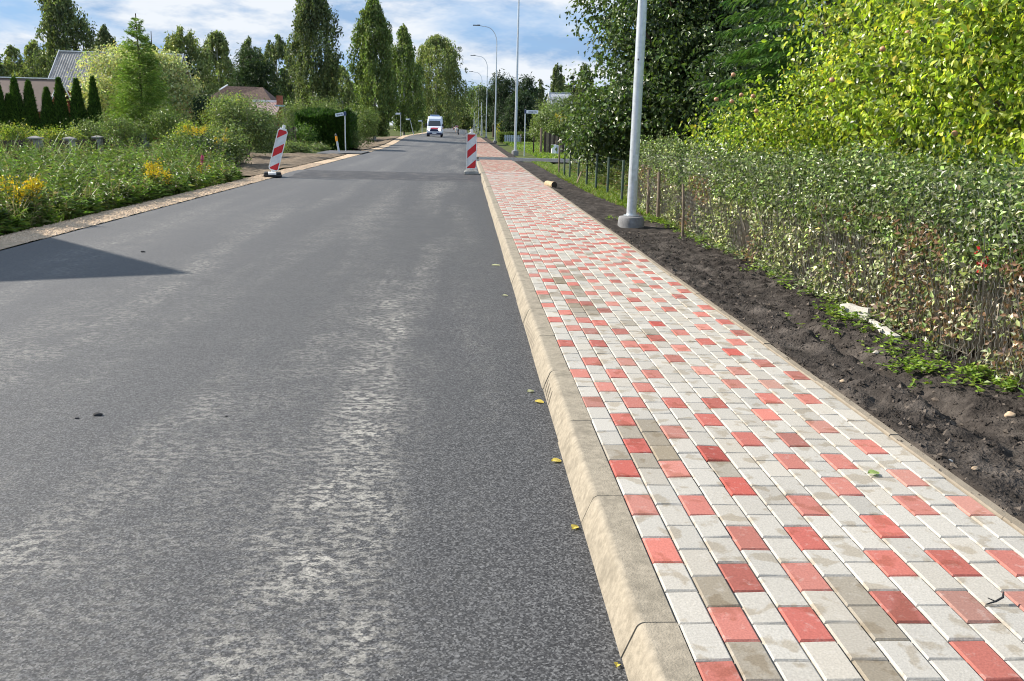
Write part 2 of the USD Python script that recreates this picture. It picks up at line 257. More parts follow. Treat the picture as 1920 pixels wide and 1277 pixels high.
by_ = spaced((33.5, 49.6, 0.25))
mesh('bare_bank', strip(by_, -13.0, LX-0.62, 30, lambda X, Y: gz(X, Y)+0.03+0.42*(fb(X, Y, 1.0, 12)-0.30)*sm((LX-0.7-X)/0.5)*sm((Y-33.5)/2)*sm((49.6-Y)/1.5)), BANK, smooth=True, kind='structure', label='bare brown soil bank left of the road before the side street')
by2 = spaced((58.5, 110, 0.6))
mesh('far_bank', strip(by2, ledge(by2)-4.2, ledge(by2)-0.66, 12, lambda X, Y: gz(X, Y)+0.05+0.45*(fb(X, Y, 0.7, 14)-0.4)*sm((ledge(Y)-0.9-X)/0.6)), BANK, smooth=True, kind='structure', label='rough brown soil bank left of the road beyond the side street')
# right verge of dark soil
vy = spaced((0.8, 12, 0.035), (12, 30, 0.12), (30, 140, 0.6)); 
def soil_z(X, Y):
    w = X-2.19
    z = 0.095 + (-0.03)*sm(w/0.5) + 0.05*(fb(X, Y, 1.6, 21)-0.5)*sm(w/0.2)
    z = z - 0.12*np.exp(-((X-2.80-0.12*(fb(X*0, Y, 0.5, 4)-0.5))/0.14)**2)*sm((Y-4.2)/0.8)*sm((8.6-Y)/1.2) + 0.07*np.exp(-((X-2.58)/0.12)**2)*sm((Y-4.2)/0.8)*sm((8.6-Y)/1.2)
    z = z + 0.08*(fb(X, Y, 7.0, 22, 4)-0.5)*sm(w/0.1)*sm((40-Y)/20) + 0.06*np.maximum(fb(X, Y, 15.0, 23, 2)-0.52, 0)*2*sm(w/0.1)*sm((14-Y)/3)
    z = np.where((Y > 42.8)*(Y < 47.6), 0.02, z)
    return z - 0.25*sm((0.02-w)/0.02)
sw = np.interp(vy, [0, 8, 14, 17, 22, 30, 42, 43, 140], [2.0, 1.9, 1.35, 1.15, 0.95, 0.85, 0.95, 0.5, 0.9])+0.2*(fb(vy*0, vy, 1.1, 6)-0.5)
mesh('soil_verge', strip(vy, 2.2, 2.19+sw, 44, soil_z), SOIL, smooth=True, kind='structure', label='dark freshly dug soil verge between the pavement and the fence')
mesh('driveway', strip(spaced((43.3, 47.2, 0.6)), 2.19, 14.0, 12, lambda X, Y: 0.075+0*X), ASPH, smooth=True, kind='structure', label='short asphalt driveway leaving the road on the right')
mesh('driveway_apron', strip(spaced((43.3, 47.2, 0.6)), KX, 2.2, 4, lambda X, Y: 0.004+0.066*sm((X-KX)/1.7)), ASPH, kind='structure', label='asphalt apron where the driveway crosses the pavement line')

# pavement of single pavers
RED_AT = {}
_reds = [(0,[13,15,17,22,25,29,33,36,39,44,47]),(1,[11,19,21,24,27,32,35,41,43,46]),(2,[12,15,17,22,25,29,31,33,37,39,47]),(3,[11,14,20,24,27,33,37,42,44,46]),(4,[12,16,18,22,25,29,31,35,39,48]),(5,[14,21,29,37,41,43,45,47]),(6,[11,15,19,22,27,30,39,48]),(7,[10,13,18,26,29,33,36,38,43,45,47]),(8,[11,14,16,19,21,24,31,40,48]),(9,[13,18,23,26,30,36,38,43,45,47]),(10,[11,15,20,24,28,32,41]),(11,[13,17,19,23,27,30,35,39,44,46,48]),(12,[15,25,31,33,36,40,42])]
reds = {(c, r) for c, l in _reds for r in l}
prng = np.random.default_rng(11)
for c in range(13):
    r = 49+int(prng.integers(0, 3))
    while r < 700: reds.add((c, r)); r += int(prng.choice([2, 3, 4, 5], p=[.40, .28, .2, .12]))
    r = 9-int(prng.integers(0, 3))
    while r > 0: reds.add((c, r)); r -= int(prng.choice([2, 3, 4, 5]))
damp = {(0,18),(1,10),(1,12),(1,18),(1,20),(2,18),(2,19),(2,20),(2,34),(4,17),(4,37),(5,11),(6,31),(3,35),(3,36),(2,36),(3,39),(3,40),(3,41),(4,43),(4,44),(2,42),(2,43),(3,45),(3,48),(4,46)}
PWD, PLN, PY0 = 0.113, 0.2025, 0.19
pav_mesh, stuffV, stuffF, stuffT = [], [], [], []
def paver(c, r, lod):
    x0 = IX+c*PWD+0.002; x1 = x0+PWD-0.0042; y0 = PY0+(r+0.5*((c+1) % 2))*PLN+0.002; y1 = y0+PLN-0.0042
    j = prng.normal(0, 1, 4); zt = 0.122+0.0012*j[0]; bv = 0.006; zb = zt-0.006
    tl = 0.0015*j[1]
    o = np.array([[x0, y0], [x1, y0], [x1, y1], [x0, y1]]); i = np.array([[x0+bv, y0+bv], [x1-bv, y0+bv], [x1-bv, y1-bv], [x0+bv, y1-bv]])
    if lod:
        v = np.vstack([np.c_[i, np.full(4, zt)], np.c_[o, np.full(4, zb)], np.c_[o, np.full(4, zb-0.012)]]); v[:4, 2] += tl*np.array([-1, 1, 1, -1])*0.5
        q = [[0, 1, 2, 3]]+[[k+4*s+4, (k+1) % 4+4*s+4, (k+1) % 4+4*s, k+4*s] for s in (0, 1) for k in range(4)]
    else:
        v = np.vstack([np.c_[o, np.full(4, zt)], np.c_[o, np.full(4, zb)]]); q = [[0, 1, 2, 3]]+[[k+4, (k+1) % 4+4, (k+1) % 4, k] for k in range(4)]
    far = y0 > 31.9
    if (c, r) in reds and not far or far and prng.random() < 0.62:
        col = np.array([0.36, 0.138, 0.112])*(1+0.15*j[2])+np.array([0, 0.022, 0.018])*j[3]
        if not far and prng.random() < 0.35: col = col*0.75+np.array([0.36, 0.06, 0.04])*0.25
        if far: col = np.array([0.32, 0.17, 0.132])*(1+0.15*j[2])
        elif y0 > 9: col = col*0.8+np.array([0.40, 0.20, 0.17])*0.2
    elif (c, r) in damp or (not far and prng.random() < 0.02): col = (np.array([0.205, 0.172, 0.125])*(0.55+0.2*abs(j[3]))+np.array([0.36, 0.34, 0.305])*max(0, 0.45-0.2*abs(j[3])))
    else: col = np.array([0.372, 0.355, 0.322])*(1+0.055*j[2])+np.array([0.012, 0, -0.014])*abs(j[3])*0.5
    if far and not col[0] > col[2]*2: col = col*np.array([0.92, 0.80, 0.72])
    q = np.array(q); return v, np.vstack([q[:, [0, 1, 2]], q[:, [0, 2, 3]]]), np.broadcast_to(np.clip(col, 0.03, 0.8), (len(v), 3))
pvm = thing('pavement', 'narrow pavement of pale grey and red concrete pavers right of the road', None, kind='structure'); pvp = str(pvm.GetPath())
cells = [(c, r) for r in range(3, 690) for c in range(13)]
gone = lambda r: 43.2 < PY0+(r+0.5)*PLN < 47.3
cells = [a for a in cells if not gone(a[1])]
fv = sorted(cells, key=lambda a: ((PY0+(a[1]+.5)*PLN < 2.05)+((PY0+(a[1]+.5)*PLN) < 2.33)*(a[0] > 10), a[1], a[0]))
single = set(fv[:300])
for a in fv:
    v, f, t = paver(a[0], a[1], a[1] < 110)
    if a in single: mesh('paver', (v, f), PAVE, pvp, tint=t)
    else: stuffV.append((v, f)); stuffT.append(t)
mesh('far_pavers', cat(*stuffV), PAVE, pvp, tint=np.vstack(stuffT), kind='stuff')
mesh('bedding_sand', cat(bx(IX-0.01, OX+0.01, 0.4, 43.25, 0.0, 0.1125), bx(IX-0.01, OX+0.01, 47.25, 140, 0.0, 0.1125)), SAND, pvp)
# kerb and edging stones
def bar(profile, y0, y1):
    p = Polygon(profile); return prism(p, y1-y0, ((0, y0, 0), (1, 0, 0), (0, 0, 1), (0, 1, 0)))
def flip(m): return m[0], m[1][:, ::-1]
def kprof(h):
    r = 0.032; pts = [(KX-0.004, -0.12), (KX+0.166, -0.12), (KX+0.166, h)]
    pts += [(KX+0.040+r-r*math.sin(a), h-r+r*math.cos(a)) for a in np.linspace(0, math.pi*0.42, 6)]+[(KX+0.002, 0.0)]
    return pts
kb = thing('kerb', 'tan concrete kerb stones between the asphalt and the pavement', None, kind='structure'); kp = str(kb.GetPath())
for k in range(-1, 29):
    y = 2.525+0.995*k
    j = rng.normal(0, 1, 2)*0.0025
    mesh('kerb_stone', move(flip(bar(kprof(0.121+j[0]*0.6), y+0.004, y+0.993)), (j[1], 0, 0)), KERB, kp, smooth=35)
mesh('far_kerb_stones', cat(*[flip(bar(kprof(0.05 if 30.8 < y < 47 else 0.118), y+0.004, y+0.993)) for y in list(np.arange(2.525+0.995*29, 42.4, 0.995))+list(np.arange(47.3, 139, 0.995))]), KERB, kp, kind='stuff', smooth=35)
rasp = [prism(Polygon([(0, 0), (0.05, 0.004), (0.075, 0.062), (0.062, 0.07)]), 0.0025, ((KX+0.0055, y, 0.010), (0, 1, 0), unit(np.array([0.42, 0, 1.0])), unit(np.array([1.0, 0, -0.42])))) for y in np.arange(5.15, 7.3, 0.085)]
mesh('scrape_mark', cat(*rasp), pm('scraped_concrete', (0.19, 0.165, 0.13), 0.9, 0.2), kp, kind='stuff')
ed = thing('edging', 'thin tan concrete edging along the soil side of the pavement', None, kind='structure'); ep = str(ed.GetPath())
for k in range(0, 26):
    y = 1.3+1.0*k; j = rng.normal(0, 1, 2)*0.003
    mesh('edging_stone', flip(bar([(OX+0.003, -0.1), (OX+0.056, -0.1), (OX+0.056, 0.122+j[0]), (OX+0.050, 0.128+j[0]), (OX+0.009, 0.128+j[0]), (OX+0.003, 0.122+j[0])], y+0.003, y+0.998)), EDGE, ep)
mesh('far_edging_stones', cat(*[flip(bar([(OX+0.003, -0.1), (OX+0.056, -0.1), (OX+0.056, 0.127), (OX+0.003, 0.127)], y+0.003, y+0.998)) for y in list(np.arange(27.3, 42.3, 1.0))+list(np.arange(47.3, 139, 1.0))]), EDGE, ep, kind='stuff')
mesh('crossing_kerb', flip(bar([(KX+0.2, 0.0), (6.5, 0.0), (6.5, 0.13), (KX+0.2, 0.10)], 47.18, 47.26)), PALEC, ep)

# ------------------------------------------------------------------ foliage makers
def leaf_quads(c, d, n, L, Wd, fold=0.22, bend=0.15):
    N = len(c); L = np.broadcast_to(L, (N,))[:, None]; Wd = np.broadcast_to(Wd, (N,))[:, None]
    s = unit(np.cross(d, n)); n = np.cross(s, d); mid = c+d*L*0.45
    V = np.stack([c, mid+s*Wd/2+n*Wd*fold, c+d*L-n*L*bend, mid-s*Wd/2+n*Wd*fold], 1).reshape(-1, 3)
    k = np.arange(N)[:, None]*4
    return V, np.vstack([k+[0, 3, 2], k+[0, 2, 1]])
def leaf_ovals(c, d, n, L, Wd, fold=0.16, bend=0.18):
    N = len(c); L = np.broadcast_to(L, (N,))[:, None]; Wd = np.broadcast_to(Wd, (N,))[:, None]
    s = unit(np.cross(d, n)); n = np.cross(s, d); P = lambda t, w, h: c+d*L*t+s*Wd*w+n*(Wd*h-L*bend*t*t)
    V = np.stack([c, P(.30, .46, fold), P(.68, .40, fold), P(1.0, 0, 0), P(.68, -.40, fold), P(.30, -.46, fold), P(.5, 0, 0)], 1).reshape(-1, 3)
    k = np.arange(N)[:, None]*7
    return V, np.vstack([k+[6, (i+1) % 6, i] for i in range(6)])
def tints(r, N, cols, p=None, var=0.18, rep=4):
    cols = np.asarray(cols, float); k = r.choice(len(cols), N, p=p)
    t = cols[k]*(1+var*r.normal(0, 1, (N, 1)))*(1+0.06*r.normal(0, 1, (N, 3)))
    return np.repeat(np.clip(t, 0.004, 0.7), rep, axis=0)
def rdir(r, N): return unit(r.normal(0, 1, (N, 3)))
def blob_points(r, blobs, n, per, csize, inner=0.2, rough=0.22, seed=0):
    B = np.asarray(blobs, float); w = B[:, 3]*B[:, 4]+B[:, 4]*B[:, 5]+B[:, 3]*B[:, 5]; ncl = max(1, n//per)
    k = r.choice(len(B), ncl, p=w/w.sum()); d = rdir(r, ncl)
    rad = 1-0.42*r.random(ncl)**1.6; isin = r.random(ncl) < inner; rad[isin] = r.random(isin.sum())**0.4*0.75
    rad = rad*(1+rough*2*(meshkit.noise(d*2.2+k[:, None]*5.3, seed)-0.5))
    cc = B[k, :3]+d*rad[:, None]*B[k, 3:6]
    kk = np.repeat(np.arange(ncl), per); off = r.normal(0, 1, (len(kk), 3))*csize*(0.6+0.8*r.random((ncl, 1))[kk])
    off[:, 2] *= 0.7
    return cc[kk]+off, unit(d[kk]+0.8*unit(off)), kk
def broad_crown(r, blobs, n, L, Wd, csize, cols, p=None, per=24, inner=0.2, up=0.7, rnd=0.7, droop=0.35, seed=0, rough=0.22, cvar=0.18, var=0.24, oval=False):
    c, o, kk = blob_points(r, blobs, n, per, csize, inner, rough, seed); N = len(c)
    nn = unit(o*0.6+np.array([0, 0, up])+r.normal(0, 1, (N, 3))*rnd)
    d = unit(np.cross(nn, rdir(r, N))+np.array([0, 0, -droop])+0.3*o)
    s = 0.65+0.6*r.random(N)
    v, f = (leaf_ovals if oval else leaf_quads)(c, d, nn, L*s, Wd*s); q = 7 if oval else 4
    t = tints(r, N, cols, p, var, q)*np.repeat((1+cvar*r.normal(0, 1, kk.max()+1))[kk], q)[:, None]
    return v, f, np.clip(t, 0.003, 0.7)
def trunk_mesh(r, h, rad, limbs=6, spread=1.2, lean=(0, 0), t0=0.35, n=8):
    z = np.linspace(0, 1, 7); pts = np.c_[lean[0]*z+0.04*h*np.cumsum(r.normal(0, .25, 7))*0.3, lean[1]*z+0.04*h*np.cumsum(r.normal(0, .25, 7))*0.3, z*h-0.1]
    pts[0, :2] = 0
    out = [tube(pts, rad*(1-0.85*z)+0.01, n)]
    for k in range(limbs):
        a = r.random()*2*np.pi; t = t0+(0.95-t0)*r.random(); i = t*6; b = pts[int(i)]*(1-i % 1)+pts[min(int(i)+1, 6)]*(i % 1)
        L = spread*(1.15-t*0.6)*(0.7+0.5*r.random()); q = np.linspace(0, 1, 4)
        out.append(tube(b+np.c_[np.cos(a)*L*q, np.sin(a)*L*q, L*(0.55*q+0.1*q*q)], rad*0.38*(1-t*0.4)*(1-0.8*q)+0.006, 5))
    return cat(*out)
def birch_crown(r, h, w, n, L, Wd, cols, p=None, z0=0.16, seed=0, gap=0.43, taper=3.4, hang=0.13):
    """Hanging strands of small leaves around an upright stem."""
    ns = n//22; t = z0+(1-z0)*r.random(ns*3)**0.9; tt = np.clip((t-z0)/(1-z0), 0, 1); prof = np.minimum(1, tt*3.0+0.25)**0.7*(1-tt**taper)**0.62
    a = r.random(ns*3)*2*np.pi; lob = 1+0.62*(meshkit.noise(np.c_[np.cos(a)*1.1, np.sin(a)*1.1, t*5.0], seed)-0.5)*2
    rad = w*prof*lob*(0.35+0.65*np.sqrt(r.random(ns*3)))*(1+0.10*r.normal(0, 1, ns*3))
    P = np.c_[np.cos(a)*rad, np.sin(a)*rad, t*h]
    kn = meshkit.noise(P*np.array([2.1/w, 2.1/w, 9.0/h])+seed*1.7, seed+5); keep = kn > gap
    P = P[keep][:ns]; kn = kn[keep][:ns]; ns = len(P); k = np.repeat(np.arange(ns), 22); u = r.random(len(k)); ln = hang*h*(0.30+1.3*r.random(ns)**1.5)
    out = unit(np.c_[P[:, :2], np.zeros(ns)])
    c = P[k]+out[k]*(u*0.12*w*0.5)[:, None]+r.normal(0, 1, (len(k), 3))*np.array([0.035, 0.035, 0.02])*w; c[:, 2] += ln[k]*0.25-u*ln[k]
    c[:, 2] = np.maximum(c[:, 2], 0.06*h)
    N = len(c); nn = unit(out[k]*0.6+r.normal(0, 1, (N, 3))*0.7+np.array([-0.1, 0, 0.5])); d = unit(np.array([0, 0, -1.0])+0.55*r.normal(0, 1, (N, 3)))
    s = 0.6+0.7*r.random(N); v, f = leaf_quads(c, d, nn, L*s, Wd*s)
    t_ = tints(r, N, cols, p, 0.2)*np.repeat((1+0.20*r.normal(0, 1, ns))[k], 4)[:, None]
    return v, f, np.clip(t_, 0.003, 0.7)
def conifer_crown(r, h, w, n, L, Wd, cols, z0=0.06, droop=0.25, tip=0.0, power=0.85, per=26, spray_down=0.6, sx=0.06):
    nb = n//per; t = z0+(1-z0)*(1-np.sqrt(1-r.random(nb)*0.995)); t = np.sort(t); a = r.random(nb)*2*np.pi
    R = w*((1-t)/(1-z0))**power*(0.75+0.35*r.random(nb))
    k = np.repeat(np.arange(nb), per); u = 0.12+0.88*r.random(len(k))**0.8
    hd = np.c_[np.cos(a), np.sin(a), np.zeros(nb)]
    c = hd[k]*(R[k]*u)[:, None]; c[:, 2] = t[k]*h-droop*R[k]*u+tip*R[k]*u**3
    side = np.c_[-np.sin(a), np.cos(a), np.zeros(nb)]; c += side[k]*(r.normal(0, 1, len(k))*sx*R[k]*(1.3-u*0.9))[:, None]+r.normal(0, 1, (len(k), 3))*L*0.12
    N = len(c); d = unit(hd[k]*0.8+side[k]*r.normal(0, .7, N)[:, None]+np.array([0, 0, -spray_down])+r.normal(0, .25, (N, 3)))
    nn = unit(np.array([0, 0, 1.0])+r.normal(0, .5, (N, 3))+hd[k]*0.3); s = 0.6+0.7*r.random(N)
    v, f = leaf_quads(c, d, nn, L*s, Wd*s, 0.3)
    return v, f, np.clip(tints(r, N, cols, None, 0.2)*np.repeat((1+0.14*r.normal(0, 1, nb))[k], 4)[:, None], 0.003, 0.7)
def tree(name, label, category, loc, crown, trunk, mat=LEAFD, bark=BARK, group=None, crown_name='crown', rz=0.0):
    t = thing(name, label, category, loc, rz, group)
    if trunk is not None: mesh('trunk' if category == 'tree' else 'stems', trunk, bark, t, smooth=40)
    v, f, ti = crown
    mesh(crown_name, (v, f), mat, t, tint=ti)
    return t
def at(x, Y): return np.array([pix(x, 240, Y)[0], Y, float(gz(pix(x, 240, Y)[0], Y))-0.05])
def top_h(x, y, Y): return pix(x, y, Y)[2]-at(x, Y)[2]

# palettes (real leaf colours)
G_BIRCH = [(0.125, 0.155, 0.060), (0.175, 0.205, 0.085), (0.075, 0.102, 0.042)]
G_BIRCHL = [(0.21, 0.24, 0.085), (0.27, 0.295, 0.115), (0.13, 0.17, 0.058)]
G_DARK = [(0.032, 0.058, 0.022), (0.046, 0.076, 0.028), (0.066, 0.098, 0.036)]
G_MID = [(0.135, 0.185, 0.048), (0.090, 0.135, 0.034), (0.19, 0.24, 0.068)]
G_APPLE = [(0.22, 0.30, 0.034), (0.34, 0.41, 0.060), (0.085, 0.140, 0.022), (0.43, 0.40, 0.08)]
G_SHRUB = [(0.165, 0.215, 0.070), (0.22, 0.27, 0.095), (0.100, 0.145, 0.042)]
G_HEDGE = [(0.150, 0.205, 0.080), (0.225, 0.275, 0.150), (0.075, 0.120, 0.036), (0.34, 0.36, 0.25)]

# ---- left background trees
def birch(px, top, Y, wpx, n, cols, label, group=None, seed=1, L=0.30, gap=0.46, hang=0.13, z0=0.14, wf=0.5, taper=3.4):
    r = np.random.default_rng(seed); loc = at(px, Y); h = top_h(px, top, Y); w = wpx/FPX*Y*wf*1.06
    return tree('birch_tree', label, 'tree', loc, birch_crown(r, h, w, n, L, L*0.55, cols, seed=seed, gap=gap, hang=hang, z0=z0, taper=taper), trunk_mesh(r, h*0.93, 0.010*h+0.04, 9, w*0.6, t0=0.25), LEAFD, BIRCH, group)
birch(132, -30, 118, 108, 22000, G_BIRCH, 'tallest ragged birch at far left, its top cut by the picture edge', seed=21, L=0.34, gap=0.45, taper=2.6)
birch(78, 80, 135, 62, 12000, G_BIRCHL, 'pale green birch left of the tall ragged birch, above the brown roof', seed=22, L=0.36)
birch(36, 88, 142, 55, 8000, G_BIRCHL, 'light birch in the second row, above the left end of the brown roof', seed=23, L=0.36)
birch(-8, 78, 128, 60, 7000, G_BIRCH, 'birch half cut by the left picture edge, behind the first thuja', seed=24, L=0.36)
birch(208, 52, 130, 48, 7000, G_BIRCH, 'thin small-topped birch between the grey roof and the tall larch', seed=25, L=0.34, gap=0.5)
birch(352, 52, 112, 92, 17000, G_BIRCHL, 'broad rounded birch right of the larch, behind the narrow dark spruce', seed=26)
birch(414, 62, 122, 58, 13000, G_BIRCHL, 'slender pale birch just left of the dark pine over the hip roof', seed=27)
birch(478, 70, 135, 48, 11000, G_BIRCH, 'narrow birch rising directly behind the dark pine over the hip roof', seed=28)
birch(522, 64, 132, 54, 12000, G_BIRCH, 'birch between the dark pine and the tallest dark column birch', seed=29)
birch(590, -18, 96, 82, 26000, G_BIRCH, 'very tall dark column birch behind the clipped hedge', seed=30, L=0.27, gap=0.46, hang=0.15, taper=6)
birch(644, 126, 128, 46, 7000, G_BIRCHL, 'short light birch in the gap between the two tallest birches', seed=31)
birch(702, -4, 92, 82, 30000, G_MID, 'tall leafy birch at the left roadside with foliage down to the ground', seed=32, L=0.25, gap=0.40, z0=0.03, taper=2.2)
birch(757, 52, 140, 58, 18000, G_MID, 'middle birch of the roadside row, behind the second street sign', seed=33, L=0.33, gap=0.42, z0=0.05, taper=2.6)
birch(818, 68, 215, 92, 30000, G_BIRCHL, 'wide round-topped birch behind the white van', seed=34, L=0.44, gap=0.30, z0=0.05, taper=5)
birch(775, 105, 190, 40, 7000, G_MID, 'low dense birch filling the row left of the white van', seed=35, L=0.40, z0=0.05)
def conifer(px, top, Y, wpx, n, cols, label, seed=1, L=0.5, kind='spruce_tree', droop=0.25, tip=0.15, group=None, power=0.85, z0=0.05):
    r = np.random.default_rng(seed); loc = at(px, Y); h = top_h(px, top, Y); w = wpx/FPX*Y*0.5
    return tree(kind, label, 'tree', loc, conifer_crown(r, h, w, n, L, L*0.38, cols, z0=z0, droop=droop, tip=tip, power=power), trunk_mesh(r, h*0.96, 0.011*h+0.03, 0), NEEDLE, BARK, group)
conifer(354, 92, 97, 46, 7000, [(0.012, 0.026, 0.014), (0.018, 0.034, 0.017)], 'narrow near-black spruce in front of the broad birch', 41)
conifer(290, 48, 88, 62, 6000, G_DARK, 'dark spruce showing behind the right side of the larch', 42)
r = np.random.default_rng(43); L0 = at(268, 57); h0 = top_h(268, 14, 57)
tree('larch_tree', 'bright green feathery larch with bent tip behind the pillar fence', 'tree', L0,
     conifer_crown(r, h0, 2.15, 24000, 0.20, 0.040, [(0.21, 0.30, 0.06), (0.28, 0.37, 0.08), (0.13, 0.21, 0.042)], z0=0.05, droop=0.22, tip=0.5, power=0.8, per=34, spray_down=0.15, sx=0.13), trunk_mesh(r, h0*0.97, 0.11, 10, 1.0), NEEDLE)
def pine(px, top, Y, wpx, n, cols, label, seed, L=0.34, z0=1.0):
    r = np.random.default_rng(seed); loc = at(px, Y); h = top_h(px, top, Y); w = wpx/FPX*Y*0.5
    bl = [(r.normal(0, .35)*w, r.normal(0, .35)*w, h*(0.35+0.55*q), w*(0.75-0.35*q), w*(0.75-0.35*q), h*0.14) for q in np.linspace(0, 1, 7)]
    return tree('pine_tree', label, 'tree', loc, broad_crown(r, bl, n, L, L*0.3, 0.32, cols, per=30, seed=seed, rough=0.4), trunk_mesh(r, h*0.92, 0.16, 8, w*0.7), NEEDLE)
pine(474, 92, 102, 92, 11000, G_DARK, 'dark rounded pine behind the brown hip roof', 44)
# garden trees, shrubs at left
r = np.random.default_rng(45)
tree('variegated_maple', 'cream and green variegated shrub tree with a broad round crown behind the larch', 'tree', at(262, 67),
     broad_crown(r, [(0, 0, 3.8, 3.9, 3.0, 2.6), (-2.0, -.3, 2.6, 1.9, 2, 1.7), (2.2, 0, 3.0, 2.4, 2, 2.3), (0.2, 0, 5.2, 2.7, 2, 1.5), (2.0, 0, 4.6, 1.8, 1.6, 1.3)], 36000, 0.17, 0.12, 0.24, [(0.60, 0.56, 0.27), (0.44, 0.46, 0.22), (0.22, 0.29, 0.13), (0.66, 0.58, 0.31)], per=26, seed=45), trunk_mesh(r, 4.2, 0.16, 8, 1.8))
def shrub(name, label, px, Y, wpx, top, n, L, cols, seed, mat=LEAFD, cat_='shrub', base=0.0, p=None, group=None, loc=None, extra=0):
    r = np.random.default_rng(seed); loc = at(px, Y) if loc is None else loc; h = top_h(px, top, Y) if top is not None else extra; w = wpx/FPX*Y*0.5
    bl = [(0, 0, h*0.55, w*0.8, w*0.7, h*0.40)]+[(r.normal(0, .5)*w, r.normal(0, .3)*w, h*(0.35+0.4*r.random()), w*0.45, w*0.45, h*0.26) for _ in range(5)]
    st = cat(*[tube([(0, 0, 0), (math.cos(a)*w*.2, math.sin(a)*w*.2, h*.35), (math.cos(a)*w*.5, math.sin(a)*w*.5, h*.75)], [0.03, 0.02, 0.008], 5) for a in np.linspace(0, 6.0, 7)])
    return tree(name, label, cat_, loc, broad_crown(r, bl, n, L, L*0.55, 0.16+0.03*w, cols, p, seed=seed, per=20), st, mat, TWIG, group, 'foliage')
shrub('apple_bush', 'large pale green bushy apple tree left of the leaning beacon', 462, 44, 128, 172, 17000, 0.10, G_SHRUB, 51, LEAF)
shrub('apple_bush', 'apple tree with loose top in front of the brick chimney', 432, 52, 70, 175, 6000, 0.10, G_APPLE, 52, LEAF)
shrub('apple_bush', 'apple tree right of the brick chimney, above the clipped hedge', 562, 66, 78, 178, 9000, 0.11, G_SHRUB, 53, LEAF)
shrub('apple_bush', 'apple tree behind the street sign with orange marker post beside it', 622, 68, 74, 184, 9000, 0.11, G_SHRUB, 54, LEAF)
shrub('apple_bush', 'bushy green growth under the roadside birch, right of the street sign', 668, 74, 56, 192, 8000, 0.11, G_MID, 55)
shrub('climber_bush', 'round dark bush with bright yellow green vine on its top below the hip roof', 396, 56, 66, 180, 8000, 0.13, [(0.02, 0.045, 0.018), (0.028, 0.055, 0.02)], 56)
shrub('vine_bush', 'bright yellow green vine leaves draped under the hip roof', 408, 54.8, 60, 178, 2200, 0.14, [(0.17, 0.21, 0.03), (0.21, 0.24, 0.04)], 57, LEAF, base=1)
for i, (px, Y, w, top, col, lab) in enumerate([
    (170, 52, 60, 222, G_SHRUB, 'loose pale bush under the fourth and fifth thujas behind the fence'), (225, 50, 60, 212, G_SHRUB, 'pale mixed bush at the left foot of the larch'),
    (318, 50, 60, 196, G_MID, 'green bush with upright shoots at the right foot of the larch'), (352, 47, 50, 222, G_APPLE, 'yellowish bush beside the last fence pillar'),
    (35, 46, 60, 232, G_APPLE, 'vine leaves over the fence at the first thuja'), (95, 50, 50, 236, G_APPLE, 'vine leaves over the fence between first and second pillar'),
    (330, 36, 60, 250, G_MID, 'leafy bush in front of the last fence pillar'), (420, 36, 80, 235, G_SHRUB, 'light leafy bush above the dark ditch end'),
    (498, 52, 46, 262, G_MID, 'dark leafy bush left of the leaning beacon'), (556, 50, 46, 268, G_SHRUB, 'pale leafy weeds right of the leaning beacon, before the clipped hedge'), (598, 56, 40, 276, G_MID, 'low green weeds at the foot of the clipped hedge left of the orange marker'), (385, 33, 90, 252, G_DARK, 'dark green bush mass above the pink flower spike'), (568, 58.2, 62, 223, [(0.10, 0.19, 0.025), (0.15, 0.25, 0.035), (0.06, 0.12, 0.02)], 'bright green bushy top at the left half of the clipped hedge'), (655, 59.8, 42, 238, G_MID, 'leafy bush covering the right end of the clipped hedge behind the street sign')]):
    shrub('garden_bush', lab, px, Y, w, top, 3600, 0.10, col, 60+i, LEAF)
# thujas
def thuja(px, top, Y, wpx, seed, label):
    r = np.random.default_rng(seed); loc = at(px, Y); h = top_h(px, top, Y); w = wpx/FPX*Y*0.5; n = 5200
    t = r.random(n)**1.15; a = r.random(n)*2*np.pi
    R = w*np.minimum((1-t)**0.75*1.12, 1)*np.minimum(1, 0.75+t*1.2)*(0.80+0.22*r.random(n))*(1+0.5*(meshkit.noise(np.c_[np.cos(a)*1.6, np.sin(a)*1.6, t*6], seed)-0.5))
    c = np.c_[np.cos(a)*R, np.sin(a)*R, t*h*0.97]; o = np.c_[np.cos(a), np.sin(a), np.zeros(n)]
    d = unit(np.array([0, 0, 1.0])+0.35*o+0.25*r.normal(0, 1, (n, 3))); nn = unit(np.cross(d, np.c_[-np.sin(a), np.cos(a), np.zeros(n)]+0.8*r.normal(0, 1, (n, 3))))
    s = 0.7+0.6*r.random(n); v, f = leaf_quads(c, d, nn, 0.19*s, 0.07*s, 0.2)
    ti = tints(r, n, [(0.055, 0.110, 0.018), (0.080, 0.145, 0.024), (0.034, 0.074, 0.014)], var=0.3)
    core = lathe([(0, 0.02), (w*0.5, 0.1), (w*0.72, h*0.3), (w*0.5, h*0.62), (w*0.2, h*0.86), (0, h*0.92)], 10)
    t_ = thing('thuja', label, 'tree', loc, group='row of clipped thujas behind the pillar fence')
    mesh('trunk', core, pm('thuja_core', (0.02, 0.035, 0.012), 0.95, 0.05), t_, smooth=True); mesh('crown', (v, f), NEEDLE, t_, tint=ti)
